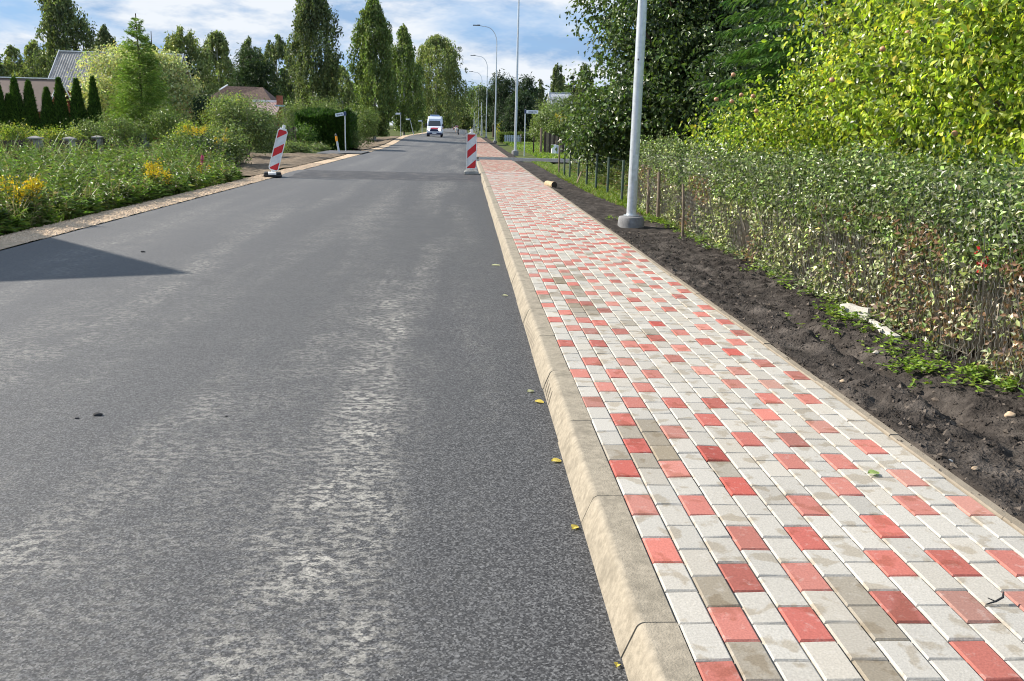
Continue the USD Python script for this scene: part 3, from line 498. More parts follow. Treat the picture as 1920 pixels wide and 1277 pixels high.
for i, (px, top, w, lab) in enumerate([(2, 152, 34, 'first thuja, cut by the left picture edge'), (20, 178, 18, 'small thuja squeezed behind the first and second tall ones'), (34, 146, 34, 'tall thuja in front of the brown roof, second tall one from the left'),
    (60, 152, 32, 'thuja at the right end of the brown roof'), (93, 165, 30, 'shorter light-topped thuja under the lower corner of the grey roof'), (117, 147, 32, 'pointed thuja in front of the brick wall between two white windows'),
    (149, 148, 32, 'thuja in front of the right white window'), (180, 144, 28, 'last thuja of the row, blunt topped, beside the larch')]):
    thuja(px, top, 54+0.2*i, w, 70+i, lab)
# clipped hedge
def box_hedge(name, label, x0, x1, y0, y1, h, n, L, cols, seed, mat, z=0.0):
    r = np.random.default_rng(seed); side = r.random(n); X = x0+(x1-x0)*r.random(n); Y = y0+(y1-y0)*r.random(n); Z = h*r.random(n)
    front = side < 0.45; topm = (side >= 0.45)*(side < 0.75); end = side >= 0.75
    Y[front] = y0+np.abs(r.normal(0, .07, front.sum())); Z[topm] = h-np.abs(r.normal(0, .07, topm.sum())); X[end] = np.where(r.random(end.sum()) < .5, x0, x1)+r.normal(0, .06, end.sum())
    o = np.zeros((n, 3)); o[front, 1] = -1; o[topm, 2] = 1; o[end, 0] = np.sign(X[end]-(x0+x1)/2)
    Z = Z*(1+0.32*(fb(X, Y, 0.75, seed)-0.5)*2); Y = Y+0.5*(fb(X, Z, 1.0, seed+1)-0.5)
    d = unit(o*0.5+np.array([0, 0, 0.7])+0.45*r.normal(0, 1, (n, 3))); nn = unit(o+0.7*r.normal(0, 1, (n, 3)))
    v, f = leaf_quads(np.c_[X, Y, Z], d, nn, L*(0.6+0.7*r.random(n)), L*0.4, 0.2)
    t = thing(name, label, 'hedge', ((x0+x1)/2, (y0+y1)/2, z)); sh = np.array([(x0+x1)/2, (y0+y1)/2, 0])
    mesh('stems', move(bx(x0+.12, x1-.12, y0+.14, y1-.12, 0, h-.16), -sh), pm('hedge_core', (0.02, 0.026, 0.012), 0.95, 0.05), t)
    mesh('foliage', (v-sh, f), mat, t, tint=tints(r, n, cols, var=0.2)); return t
hx0, hx1 = pix(560, 260, 59)[0], pix(655, 260, 59)[0]
box_hedge('clipped_hedge', 'tall clipped thuja hedge, dark towards the road with bright green top', hx0, hx1, 58.6, 62, 2.55, 15000, 0.25, [(0.042, 0.088, 0.014), (0.06, 0.12, 0.018), (0.03, 0.066, 0.012)], 81, NEEDLE, float(gz(-9, 60))-0.1)

# ------------------------------------------------------------------ houses
def gable_house(name, label, x0, x1, y0, y1, z0, eave, ridge, wall, roofm, over=0.35, win=(), corr=True, along='x', extra=None):
    """Ridge along x; the slope facing -y looks at the road."""
    t = thing(name, label, 'house', (x0, y0, z0)); w, dpt = x1-x0, y1-y0
    mesh('wall', cat(prism(Polygon([(0, 0), (dpt, 0), (dpt, eave), (dpt/2, ridge-0.12), (0, eave)]), w, ((0, 0, 0), (0, 1, 0), (0, 0, 1), (1, 0, 0)))), wall, t)
    sl = math.hypot(dpt/2+over, (ridge-eave)*(1+over*2/dpt)); n = max(8, int(w/0.18))
    for s in (0, 1):
        e0 = np.array([-over, -over, eave-(ridge-eave)*over*2/dpt]); up = np.array([0, dpt/2+over, ridge-e0[2]])
        if s: e0 = np.array([-over, dpt+over, e0[2]]); up = np.array([0, -(dpt/2+over), ridge-e0[2]])
        nrm = unit(np.cross([1, 0, 0], up)); nrm = nrm if nrm[2] > 0 else -nrm
        xs = np.linspace(0, w+2*over, n*4+1); hh = 0.025*np.sin(np.arange(n*4+1)*np.pi/2) if corr else np.zeros(n*4+1)
        a = e0+np.c_[xs, 0*xs, 0*xs]+nrm*(hh+0.06)[:, None]; b = a+up; k = len(xs)
        i = np.arange(k-1); q = np.stack([i, i+1, i+1+k, i+k], 1); v = np.vstack([a, b, a-nrm*0.05, b-nrm*0.05]); q2 = q[:, ::-1]+2*k
        mesh('roof', (v, np.vstack([q[:, [0, 1, 2]], q[:, [0, 2, 3]], q2[:, [0, 1, 2]], q2[:, [0, 2, 3]]])), roofm, t, smooth=60)
    e = eave-(ridge-eave)*over*2/dpt
    for xx in (-over-0.03, w+over):
        mesh('barge_board', cat(prism(Polygon([(-over, e-0.08), (dpt/2, ridge-0.02), (dpt+over, e-0.08), (dpt+over, e+0.13), (dpt/2, ridge+0.2), (-over, e+0.13)]), 0.04, ((xx, 0, 0), (0, 1, 0), (0, 0, 1), (1, 0, 0)))), WPAINT, t)
    mesh('ridge_cap', bx(-over, w+over, dpt/2-0.12, dpt/2+0.12, ridge+0.07, ridge+0.13), WPAINT, t)
    for (wx, wz, ww, wh) in win:
        fr = mesh('window', cat(bx(wx, wx+ww, -0.06, 0.04, wz, wz+0.1), bx(wx, wx+ww, -0.06, 0.04, wz+wh-0.1, wz+wh), bx(wx, wx+0.1, -0.06, 0.04, wz+0.1, wz+wh-0.1), bx(wx+ww-0.1, wx+ww, -0.06, 0.04, wz+0.1, wz+wh-0.1), bx(wx+ww/2-.04, wx+ww/2+.04, -0.05, 0.04, wz+0.1, wz+wh-0.1)), WPAINT, t)
        mesh('pane', bx(wx+.1, wx+ww-.1, -0.02, -0.005, wz+.1, wz+wh-.1), DARKG, fr)
    return t
SLATE = pm('weathered_fibre_cement', (0.30, 0.285, 0.27), 0.85, 0.2, var=0.25, scale=3, dirt=(0.15, 0.14, 0.13), dscale=1.1)
BROWNR = pm('brown_sheet_roof', (0.155, 0.115, 0.098), 0.7, 0.25, var=0.1, scale=2)
HY = 76.0; a0, a1 = pix(112, 163, HY)[0], pix(312, 163, HY)[0]; zg = -0.4
gable_house('brick_house', 'red brick house with steep grey corrugated roof and white roof edges', a0-0.7, a1+0.2, HY, HY+6.0, zg, pix(100, 166, HY)[2]-zg+0.15, pix(150, 99, HY+3)[2]-zg, BRICK, SLATE,
    win=[(0.85, 2.3, 0.9, 1.3), (2.35, 2.3, 0.9, 1.3), (4.3, 2.3, 1.2, 1.3)])
BY = 68.0; b0, b1 = pix(-70, 200, BY)[0], pix(82, 200, BY)[0]
gable_house('low_house', 'low house with smooth brown roof behind the first thujas', b0, b1, BY, BY+5.0, -0.4, pix(60, 205, BY)[2]+0.4, pix(60, 149, BY+2.5)[2]+0.4, BRICK, BROWNR, over=0.2, corr=False)
# hip roofed house
CY = 71.0; c0, c1, cr0, cr1 = pix(352, 209, CY)[0], pix(524, 200, CY)[0], pix(424, 163, CY+3)[0], pix(490, 163, CY+3)[0]
ez, rz_ = pix(352, 209, CY)[2], pix(450, 162, CY+3)[2]
hh = thing('hip_roof_house', 'house with brown hipped roof, white gutter and brick chimney half hidden by apple trees', 'house', (c0, CY, -0.35)); o = np.array([c0, CY, -0.35])
P = np.array([[c0, CY, ez], [c1, CY, ez], [c1, CY+7, ez], [c0, CY+7, ez], [cr0, CY+3, rz_], [cr1, CY+3.5, rz_]])-o
mesh('wall', bx(0.3, c1-c0-0.3, 0.3, 6.7, 0, ez+0.35), pm('cream_render', (0.45, 0.36, 0.24), 0.85, 0.2), hh)
ROOFT = pm('brown_tile_roof', (0.115, 0.078, 0.064), 0.85, 0.2, var=0.35, scale=7, bump=0.03, bscale=8)
mesh('roof', (P, np.array([[0, 1, 5], [0, 5, 4], [1, 2, 5], [2, 3, 4], [2, 4, 5], [3, 0, 4], [0, 3, 2], [0, 2, 1]])), ROOFT, hh)
g0, g1 = pix(470, 189, CY-.4)-o, pix(519, 189, CY-.4)-o
mesh('gutter', bx(g0[0], g1[0], -0.25, -0.05, g0[2]-0.07, g0[2]+0.09), WPAINT, hh)
lo = pix(505, 195, CY-1.5)-o; n_ = 20; xs = np.linspace(g0[0]+0.1, g1[0]+0.35, n_*2+1); zz = 0.03*(np.arange(n_*2+1) % 2)
A_ = np.c_[xs, np.full_like(xs, -0.3), g0[2]-0.08+zz]; B_ = np.c_[xs, np.full_like(xs, -2.6), g0[2]-1.0+zz]; k_ = len(xs); i_ = np.arange(k_-1); q_ = np.stack([i_, i_+k_, i_+1+k_, i_+1], 1)
mesh('porch_roof', (np.vstack([A_, B_]), np.vstack([q_[:, [0, 1, 2]], q_[:, [0, 2, 3]]])), pm('pink_sheet_roof', (0.32, 0.22, 0.20), 0.6, 0.3), hh)
ch = pix(525, 189, CY-0.6)-o
chm = mesh('chimney', bx(ch[0]-0.2, ch[0]+0.2, -0.9, -0.5, ch[2]-2.2, ch[2]+0.36), BRICK, hh)
mesh('flashing', bx(ch[0]-0.32, ch[0]+0.32, -1.0, -0.4, ch[2]-0.42, ch[2]-0.30), pm('blue_grey_flashing', (0.35, 0.45, 0.55), 0.4, 0.4, 0.3), chm)
rl = pix(418, 172, CY+1)-o
mesh('roof_ladder', tube([pix(414, 172, CY+1.6)-o+[0, -.4, .12], pix(428, 162, CY+3)-o+[0, -.2, .1]], 0.05, 5), WPAINT, hh)
# shed roof at right, far
DY = 150.0; d0, d1 = pix(1035, 180, DY)[0], pix(1062, 180, DY)[0]
gable_house('grey_roof_house', 'far house with pale grey roof and white gable seen over the right-hand bushes', d0, d1+2, DY, DY+5, 0.0, pix(1040, 197, DY)[2], pix(1045, 175, DY+2.5)[2], WPAINT, pm('pale_grey_roof', (0.42, 0.43, 0.46), 0.6, 0.3), corr=False, over=0.3)
# house outside the picture on the left whose gable shades the near road
hA = 6.5; ap = np.array([-2.86, 9.81])+hA/math.tan(SUN_EL)*np.array([-math.cos(SUN_AZ), math.sin(SUN_AZ)]); hw = 3.6; he = hA-hw*1.41*math.tan(SUN_EL)
gt = thing('roadside_house', 'rendered house beside the road at left whose gable shadow falls on the asphalt', 'house', (ap[0], ap[1], -0.4))
mesh('wall', prism(Polygon([(-hw, 0), (hw, 0), (hw, he+0.3), (0, hA+0.3), (-hw, he+0.3)]), 9.0, ((-9.0, 0, 0), (0, 1, 0), (0, 0, 1), (1, 0, 0))), pm('ochre_render', (0.42, 0.34, 0.22), 0.85, 0.2), gt)
for s in (-1, 1):
    mesh('roof', prism(Polygon([(0, hA+0.30), (s*hw, he+0.30), (s*hw, he+0.40), (0, hA+0.40)]), 9.0, ((-9.0, 0, 0), (0, 1, 0), (0, 0, 1), (1, 0, 0))), ROOFT, gt)
for wy in (-2.2, 1.0): mesh('window', bx(0.0, 0.05, wy, wy+1.2, 1.2, 2.6), DARKG, gt)

# ------------------------------------------------------------------ pillar fence at left
pf = thing('pillar_fence', 'low dark picket fence with capped concrete pillars behind the tall weeds', 'fence', (0, 0, 0))
pys = [(66, 256, 40, 22), (130, 257.5, 44.5, 20), (183, 255, 49.5, 18), (270.5, 249.5, 56, 15.5), (-20, 256, 35.8, 24)]
pp = []
for x, y, Y, w in sorted(pys, key=lambda a: a[2]):
    c = pix(x, y, Y); hw_ = 0.19; pp.append(c)
    pl = mesh('pillar', bx(c[0]-hw_, c[0]+hw_, Y-hw_, Y+hw_, -0.7, c[2]-0.10), CONC, pf)
    mesh('cap', lathe([(0, c[2]+0.03), (0.10, c[2]+0.02), (0.34, c[2]-0.045), (0.34, c[2]-0.098), (0, c[2]-0.098)], 4), pm('cap_concrete', (0.26, 0.25, 0.24), 0.85, 0.2), pl)
    UsdGeom.Xformable(stage.GetPrimAtPath(str(pl.GetPath())+'/cap')).AddTransformOp().Set(Gf.Matrix4d().SetTranslate(Gf.Vec3d(0, 0, 0)))
    cp = UsdGeom.Mesh(stage.GetPrimAtPath(str(pl.GetPath())+'/cap')); pts = np.array(cp.GetPointsAttr().Get()); a_ = math.pi/4
    pts = np.c_[pts[:, 0]*math.cos(a_)-pts[:, 1]*math.sin(a_)+c[0], pts[:, 0]*math.sin(a_)+pts[:, 1]*math.cos(a_)+Y, pts[:, 2]]; cp.GetPointsAttr().Set(Vt.Vec3fArray.FromNumpy(pts.astype(np.float32)))
pk = []
for a, b in zip(pp[:-1], pp[1:]):
    n = int(np.linalg.norm(b-a)/0.13)
    for t in (np.arange(n)+0.5)/n:
        q = a+(b-a)*t; jz = rng.normal(0, .02)
        if abs(t-0.5) < 0.5-0.25/np.linalg.norm(b-a): pk.append(bx(q[0]-0.012, q[0]+0.012, q[1]-0.045, q[1]+0.045, -0.6, q[2]-0.14+jz))
    mesh('rail', cat(tube([a-[0, 0, .35], b-[0, 0, .35]], 0.03, 4), tube([a-[0, 0, .95], b-[0, 0, .95]], 0.03, 4)), DWOOD, pf)
mesh('pickets', cat(*pk), DWOOD, pf, kind='stuff')
# dark board fence by the hedge
w0, w1 = pix(505, 260, 57.6)[0], pix(556, 260, 57.6)[0]
bf = thing('board_fence', 'weathered brown board fence at the left end of the clipped hedge', 'fence', (w0, 57.6, -0.3))
for k in range(14):
    x = k*(w1-w0)/14; mesh('board', bx(x+0.005, x+(w1-w0)/14-0.01, 0, 0.025, 0.05, 1.62+rng.normal(0, .03)), WOOD if k % 3 else DWOOD, bf)
mesh('post', bx(-0.1, 0.0, -0.02, 0.08, 0, 1.9), WOOD, bf)

# ------------------------------------------------------------------ lamp posts
def lamp(loc, label):
    t = thing('street_lamp', label, 'street lamp', loc, group=None)
    mesh('base', lathe([(0, -0.15), (0.205, -0.15), (0.212, 0.06), (0.205, 0.15), (0.192, 0.175), (0.10, 0.19), (0, 0.19)], 28), CONC, t, smooth=35)
    mesh('flange', lathe([(0, 0.189), (0.125, 0.189), (0.125, 0.204), (0.085, 0.206), (0.082, 0.23), (0, 0.23)], 20), GALV, t, smooth=35)
    mesh('pole', tube([(0, 0, 0.20), (0, 0, 3.2), (0, 0, 3.3), (0, 0, 7), (0, 0, 9.9)], [0.079, 0.074, 0.070, 0.058, 0.044], 20), GALV, t, smooth=50)
    a = np.linspace(0, 1, 10)*math.radians(84)
    arc = np.c_[-(1-np.cos(a))*1.15, 0*a, 9.9+np.sin(a)*1.5]; e = arc[-1]
    pts = np.vstack([arc, [e+np.array([-0.45, 0, 0.06]), e+np.array([-0.8, 0, 0.11])]])
    mesh('arm', tube(pts, np.linspace(0.044, 0.030, len(pts)), 12), GALV, t, smooth=50)
    h = pts[-1]
    mesh('lamp_head', cat(rbx(h[0]-0.62, h[0]+0.08, -0.13, 0.13, h[2]-0.035, h[2]+0.055, 0.03), rbx(h[0]-0.2, h[0]+0.12, -0.07, 0.07, h[2]-0.03, h[2]+0.09, 0.03)), pm('lamp_grey', (0.12, 0.13, 0.14), 0.5, 0.4), t)
    mesh('door', bx(-0.045, 0.045, -0.082, -0.07, 0.75, 1.15), GALV, t)
    mesh('service_hole', lathe([(0, 0), (0.014, 0), (0.014, 0.004), (0, 0.004)], 10), BLACK, t)
    stage.GetPrimAtPath(str(t.GetPath())+'/service_hole'); s_ = UsdGeom.Xformable(stage.GetPrimAtPath(str(t.GetPath())+'/service_hole')); s_.AddTranslateOp().Set(Gf.Vec3d(-0.03, -0.069, 2.6)); s_.AddRotateXOp().Set(90)
    return t
lp = lamp((2.69, 14.85, 0.055), 'nearest street lamp, a thick galvanised pole on a round concrete foot')
for x, y, lab in [(3.03, 57.0, 'second street lamp from the camera, beside the driveway, its head above the picture'), (3.08, 98.0, 'third street lamp, the tallest one whose arm and head show'), (3.05, 138.5, 'fourth street lamp, its curved arm just below the tallest visible one'),
                  (3.0, 179.0, 'fifth street lamp, third visible arm counting down'), (2.95, 219.5, 'sixth street lamp, fourth visible arm counting down'), (2.95, 260.0, 'seventh street lamp, fifth visible arm counting down'),
                  (2.95, 300.5, 'eighth street lamp, last arm that stands clear of the trees'), (2.9, 341.0, 'ninth street lamp, thin pole in front of the far trees'), (2.9, 382.0, 'farthest street lamp, faint thin pole at the road end')]:
    copy_of(lp, lab, (x, y, float(rise(x, y))+0.05))

# ------------------------------------------------------------------ beacons
def stripes(w, h, z0, rounded):
    R = sbox(-w/2, z0, w/2, z0+h)
    if rounded: R = R.buffer(-rounded).buffer(rounded, quad_segs=5)
    period = h*0.48; out = []
    for k in range(-2, 6):
        zb = z0-h*0.19+k*period; k_ = 0.88
        b = Polygon([(-w/2, zb-0.0), (w/2, zb+w*k_), (w/2, zb+w*k_+h*0.22), (-w/2, zb+h*0.22)]); out.append(b)
    from shapely import union_all
    return R, union_all(out).intersection(R)
def beacon(loc, label, w, h, rounded, tilt, rz, base):
    t = thing('beacon', label, 'traffic beacon', loc, rz)
    f0 = ((0, 0, 0), (1, 0, 0), (0, 0, 1), (0, -1, 0))
    R, S_ = stripes(w-0.05, h-0.05, 0.195, max(rounded-0.02, 0) and rounded-0.02)
    out = sbox(-w/2, 0.17, w/2, 0.17+h)
    if rounded: out = out.buffer(-rounded).buffer(rounded, quad_segs=6)
    def lean(m): v = np.array(m[0]); c, s = math.cos(tilt), math.sin(tilt); z = v[:, 2]-0.1; return np.c_[v[:, 0]*c+z*s, v[:, 1], z*c-v[:, 0]*s+0.1], m[1]
    def ext(poly, y0, d): return cat(*[prism(g, d, ((0, y0, 0), (1, 0, 0), (0, 0, 1), (0, -1, 0))) for g in getattr(poly, 'geoms', [poly])])
    mesh('panel', lean(ext(out, 0.02, 0.045)), WHITE, t)
    mesh('white_sheeting', lean(ext(R.difference(S_), -0.0255, 0.002)), pm('white_sheeting', (0.60, 0.62, 0.64), 0.35, 0.4, var=0.06, dirt=(0.45, 0.46, 0.47), dscale=8), t)
    mesh('red_sheeting', lean(ext(S_, -0.0255, 0.002)), RED, t)
    mesh('rim', lean(ext(out.difference(out.buffer(-0.022)), -0.025, 0.012)), WHITE, t)
    mesh('handle', lean(cat(rbx(-0.045, 0.045, -0.03, 0.03, 0.165+h, 0.30+h, 0.02), rbx(-0.10, 0.10, -0.022, 0.022, 0.155+h, 0.20+h, 0.015))), WHITE, t)
    mesh('foot', lean(rbx(-0.05, 0.05, -0.03, 0.03, 0.08, 0.19, 0.015)), WHITE, t)
    if base == 'grey': mesh('base', cat(rbx(-0.235, 0.235, -0.36, 0.36, 0.0, 0.10, 0.02), rbx(-0.19, 0.19, -0.30, 0.30, 0.09, 0.135, 0.02)), pm('recycled_base', (0.26, 0.26, 0.25), 0.8, 0.2, var=0.25, dirt=(0.14, 0.14, 0.135), dscale=9), t)
    else:
        b = mesh('base', cat(rbx(-0.26, 0.26, -0.36, 0.36, 0.0, 0.055, 0.015), rbx(-0.24, -0.13, -0.3, 0.3, 0.05, 0.12, 0.02), rbx(0.10, 0.24, -0.3, 0.3, 0.05, 0.12, 0.02)), BLACK, t)
        mesh('white_insert', rbx(-0.13, 0.10, -0.33, 0.28, 0.05, 0.115, 0.015), WHITE, b)
    return t
beacon((0.215, 31.05, 0.045+0.004), 'upright red and white striped beacon at the kerb end of the hump', 0.335, 1.14, 0, 0.0, 0.0, 'grey')
beacon((-5.62, 27.75, 0.03), 'leaning red and white striped beacon with rounded ends on the gravel edge', 0.29, 1.22, 0.075, math.radians(15.5), math.radians(12), 'black')

# ------------------------------------------------------------------ signs and marker
def street_sign(px_base, py_base, Y, top_y, plate_w, right, text, label, lean_x=0.0, rz=0.0, droop=0.0, z=None):
    b = pix(px_base, py_base, Y); z = float(gz(b[0], Y)) if z is None else z
    t = thing('street_sign', label, 'street sign', (b[0], Y, z), rz); h = pix(px_base, top_y, Y)[2]-z
    mesh('post', tube([(0, 0, -0.2), (lean_x*h, 0, h)], 0.034, 10), GALV, t, smooth=50)
    s = 1 if right else -1; ph = 0.19; o_ = np.array([lean_x*h+s*0.05, -0.045, h-0.23]); X = np.array([1, 0, -s*0 + droop]); Z = np.array([-droop, 0, 1.0])
    x0 = 0 if right else -plate_w
    pl = mesh('name_plate', prism(sbox(x0, 0, x0+plate_w, ph).buffer(-.02).buffer(.02), 0.012, (o_, X, Z, (0, -1, 0))), SIGNW, t)
    mesh('bracket', cat(rbx(lean_x*h-0.05, lean_x*h+0.06, -0.05, 0.05, h-0.24, h-0.02, 0.01)), pm('sign_blue', (0.03, 0.05, 0.12), 0.5, 0.4), t)
    if text:
        tm = meshkit.text_mesh(text, 0.085, 0.003, True); v = np.array(tm.vertices); sc = (plate_w*0.72)/np.ptp(v[:, 0]); v[:, 0] *= sc
        v = o_+np.outer(v[:, 0]+x0+plate_w*0.15, X)+np.outer(v[:, 1]+0.055, Z)+np.outer(v[:, 2]+0.0125, (0, -1, 0))
        mesh('lettering', (v, np.array(tm.faces)), INK, pl)
    return t
street_sign(648, 284, 56.9, 209, 0.52, False, 'Māras iela', 'street name sign with drooping plate at the left side street', 0.0, math.radians(-14), 0.19)
street_sign(983, 288, 56.0, 205, 0.70, True, 'Lapegļu iela', 'street name sign with plate to the right, beside the second lamp post', 0.0)
street_sign(751.5, 257, 108, 211, 0.70, False, None, 'second street name sign on the left, under the roadside birches', 0.0)
street_sign(776.5, 252, 122, 222, 0.45, False, None, 'leaning small sign post in front of the birch row', -0.25)
street_sign(791.5, 248, 136, 225, 0.5, False, None, 'small sign post just left of the white van', 0.0)
street_sign(904, 253, 150, 213.5, 0.85, True, None, 'grey sign post between the third and fourth lamp poles', 0.0)
mp_ = gp(638, 286); mk = thing('marker_post', 'leaning grey marker post with orange band and dark tip', 'marker post', (mp_[0], mp_[1]-0.5, 0.0))
def seg(a, b, r_): return tube([(-0.17*a, 0, a), (-0.17*b, 0, b)], r_, 10)
mesh('post', seg(-0.1, 0.62, 0.055), GALV, mk, smooth=50); mesh('orange_band', seg(0.62, 0.90, 0.062), pm('orange_paint', (0.75, 0.30, 0.02), 0.5, 0.4), mk, smooth=50)
mesh('tip', cat(seg(0.90, 0.96, 0.062), tube([(-0.17*.96, 0, .96), (-0.17*.99, 0, 1.05)], [0.06, 0.01], 10)), pm('dark_tip', (0.08, 0.085, 0.09), 0.6, 0.3), mk)

# ------------------------------------------------------------------ vehicles
vb = pix(814.3, 252, 122); vz = float(rise(vb[0], 122))
van = thing('ambulance_van', 'white high-roof ambulance van with red bonnet stripe coming along the road', 'van', (vb[0], 122, vz))
VW = pm('van_white', (0.62, 0.68, 0.78), 0.3, 0.5, var=0.04); VR = pm('van_red', (0.36, 0.03, 0.045), 0.35, 0.5); VB = pm('van_navy', (0.02, 0.03, 0.08), 0.4, 0.4)
def vhull(pts, r=0.06): 
    s = m3.Manifold.sphere(r, 10); k = m3.Manifold.batch_hull([s.translate(tuple(map(float, p))) for p in pts]).to_mesh(); return np.array(k.vert_properties[:, :3]), np.array(k.tri_verts)
def sym(l): return [(s*x, y, z) for x, y, z in l for s in (-1, 1)]
mesh('body', cat(vhull(sym([(0.93, 1.05, 0.5), (0.93, 6.0, 0.5), (0.93, 1.2, 1.5), (0.93, 6.0, 1.6), (0.80, 1.95, 2.55), (0.80, 5.95, 2.6), (0.76, 1.55, 2.25)])), vhull(sym([(0.90, 0.12, 0.5), (0.93, 1.5, 0.5), (0.90, 0.15, 0.95), (0.86, 0.35, 1.18), (0.92, 1.4, 1.42)]))), VW, van, smooth=35)
mesh('windscreen', vhull(sym([(0.78, 0.92, 1.38), (0.68, 1.36, 2.02), (0.78, 1.02, 1.38), (0.68, 1.46, 2.02)]), 0.02), DARKG, van)
mesh('bonnet_stripe', vhull([(-0.40, 0.20, 1.12), (0.50, 0.20, 1.12), (-0.48, 0.08, 1.0), (0.30, 0.08, 1.0), (-0.25, 0.42, 1.24), (0.58, 0.42, 1.24)], 0.02), VR, van)
mesh('grille', rbx(-0.55, 0.55, 0.02, 0.12, 0.74, 0.96, 0.03), VB, van); mesh('bumper', rbx(-0.95, 0.95, -0.04, 0.4, 0.30, 0.56, 0.06), VB, van)
mesh('number_plate', bx(-0.27, 0.27, -0.06, -0.045, 0.42, 0.54), WPAINT, van)
HL = usdkit.material(stage, '/World/Looks/headlamp_light', {'e': ('emission', {'color': (1, 0.96, 0.9), 'strength': 9.0})}, surface='e.emission')
for s in (-1, 1):
    hl = mesh('headlight', rbx(s*0.72-0.17, s*0.72+0.17, 0.02, 0.2, 0.82, 1.06, 0.05), pm('orange_lens', (0.6, 0.22, 0.06), 0.2, 0.5), van)
    mesh('lamp', lathe([(0, 0), (0.15, 0), (0.12, 0.03), (0, 0.04)], 12), HL, hl); xf = UsdGeom.Xformable(stage.GetPrimAtPath(str(hl.GetPath())+'/lamp')); xf.AddTranslateOp().Set(Gf.Vec3d(s*0.70, 0.03, 0.96)); xf.AddRotateXOp().Set(90)
    mesh('mirror', rbx(s*1.08-0.11, s*1.08+0.11, 0.98, 1.1, 1.35, 1.72, 0.04), BLACK, van)
    for y in (0.85, 4.8):
        wv, wf = lathe([(0.18, -0.11), (0.34, -0.11), (0.36, -0.06), (0.36, 0.06), (0.34, 0.11), (0.18, 0.11), (0.16, 0.04), (0.16, -0.04)], 20)
        mesh('wheel', (np.c_[wv[:, 2]+s*0.88, wv[:, 0]+y, wv[:, 1]+0.36], wf), BLACK, van)
mesh('side_stripe', cat(bx(-1.0, -0.985, 1.6, 5.9, 1.0, 1.25), bx(0.985, 1.0, 1.6, 5.9, 1.0, 1.25)), VR, van)
mesh('light_bar', cat(rbx(-0.62, 0.62, 2.0, 2.35, 2.68, 2.80, 0.04), bx(-0.55, 0.55, 2.05, 2.3, 2.6, 2.69)), pm('light_bar_blue', (0.30, 0.42, 0.62), 0.2, 0.6), van)
# truck
tb = pix(845, 241, 330); trk = thing('truck', 'yellowish lorry parked far down the road under the trees', 'truck', (tb[0], 330, float(rise(tb[0], 330))))
TY = pm('lorry_yellow', (0.42, 0.36, 0.19), 0.5, 0.4, var=0.15, scale=2)
mesh('cab', vhull(sym([(1.15, 0, 0.7), (1.15, 2.0, 0.7), (1.15, 0.02, 1.9), (1.08, 0.2, 3.2), (1.08, 2.0, 3.3)]), 0.08), TY, trk, smooth=35)
mesh('windscreen', vhull(sym([(1.0, -0.07, 1.95), (0.95, 0.12, 2.75)]), 0.03), DARKG, trk); mesh('bumper', rbx(-1.2, 1.2, -0.15, 0.2, 0.4, 0.85, 0.05), BLACK, trk); mesh('sun_visor', rbx(-1.1, 1.1, -0.1, 0.2, 2.85, 3.05, 0.03), BLACK, trk)
mesh('cargo_body', cat(rbx(-1.2, 1.2, 2.2, 8.0, 1.0, 3.1, 0.05), rbx(1.0, 1.7, 2.4, 2.7, 1.8, 3.2, 0.05)), pm('lorry_body', (0.30, 0.26, 0.18), 0.6, 0.3), trk)
for s in (-1, 1):
    for y in (1.0, 5.5, 6.7):
        wv, wf = lathe([(0.2, -0.15), (0.48, -0.15), (0.5, -0.08), (0.5, 0.08), (0.48, 0.15), (0.2, 0.15), (0.18, 0)], 16); mesh('wheel', (np.c_[wv[:, 2]+s*1.0, wv[:, 0]+y, wv[:, 1]+0.5], wf), BLACK, trk)
    mesh('headlight', rbx(s*0.85-.15, s*0.85+.15, -0.18, 0, 0.9, 1.1, 0.04), WPAINT, trk)
cb = pix(855, 241, 300); car = thing('red_car', 'small red car standing right of the far lorry', 'car', (cb[0], 300, float(rise(cb[0], 300))))
mesh('body', cat(vhull(sym([(0.78, 0, 0.35), (0.78, 4.0, 0.35), (0.78, 0.1, 0.8), (0.8, 3.9, 0.9), (0.75, 1.0, 0.92)]), 0.08), vhull(sym([(0.70, 1.1, 0.9), (0.56, 1.8, 1.38), (0.56, 3.2, 1.38), (0.7, 3.8, 0.95)]), 0.05)), VR, car, smooth=35)
mesh('windscreen', vhull(sym([(0.64, 1.12, 0.98), (0.54, 1.66, 1.36)]), 0.03), DARKG, car); mesh('bumper', rbx(-0.8, 0.8, -0.12, 0.1, 0.25, 0.5, 0.05), BLACK, car)
for s in (-1, 1):
    mesh('headlight', rbx(s*0.6-.14, s*0.6+.14, -0.1, 0.05, 0.62, 0.76, 0.03), WPAINT, car)
    for y in (0.75, 3.2):
        wv, wf = lathe([(0.12, -0.09), (0.29, -0.09), (0.31, 0), (0.29, 0.09), (0.12, 0.09), (0.1, 0)], 16); mesh('wheel', (np.c_[wv[:, 2]+s*0.75, wv[:, 0]+y, wv[:, 1]+0.31], wf), BLACK, car)
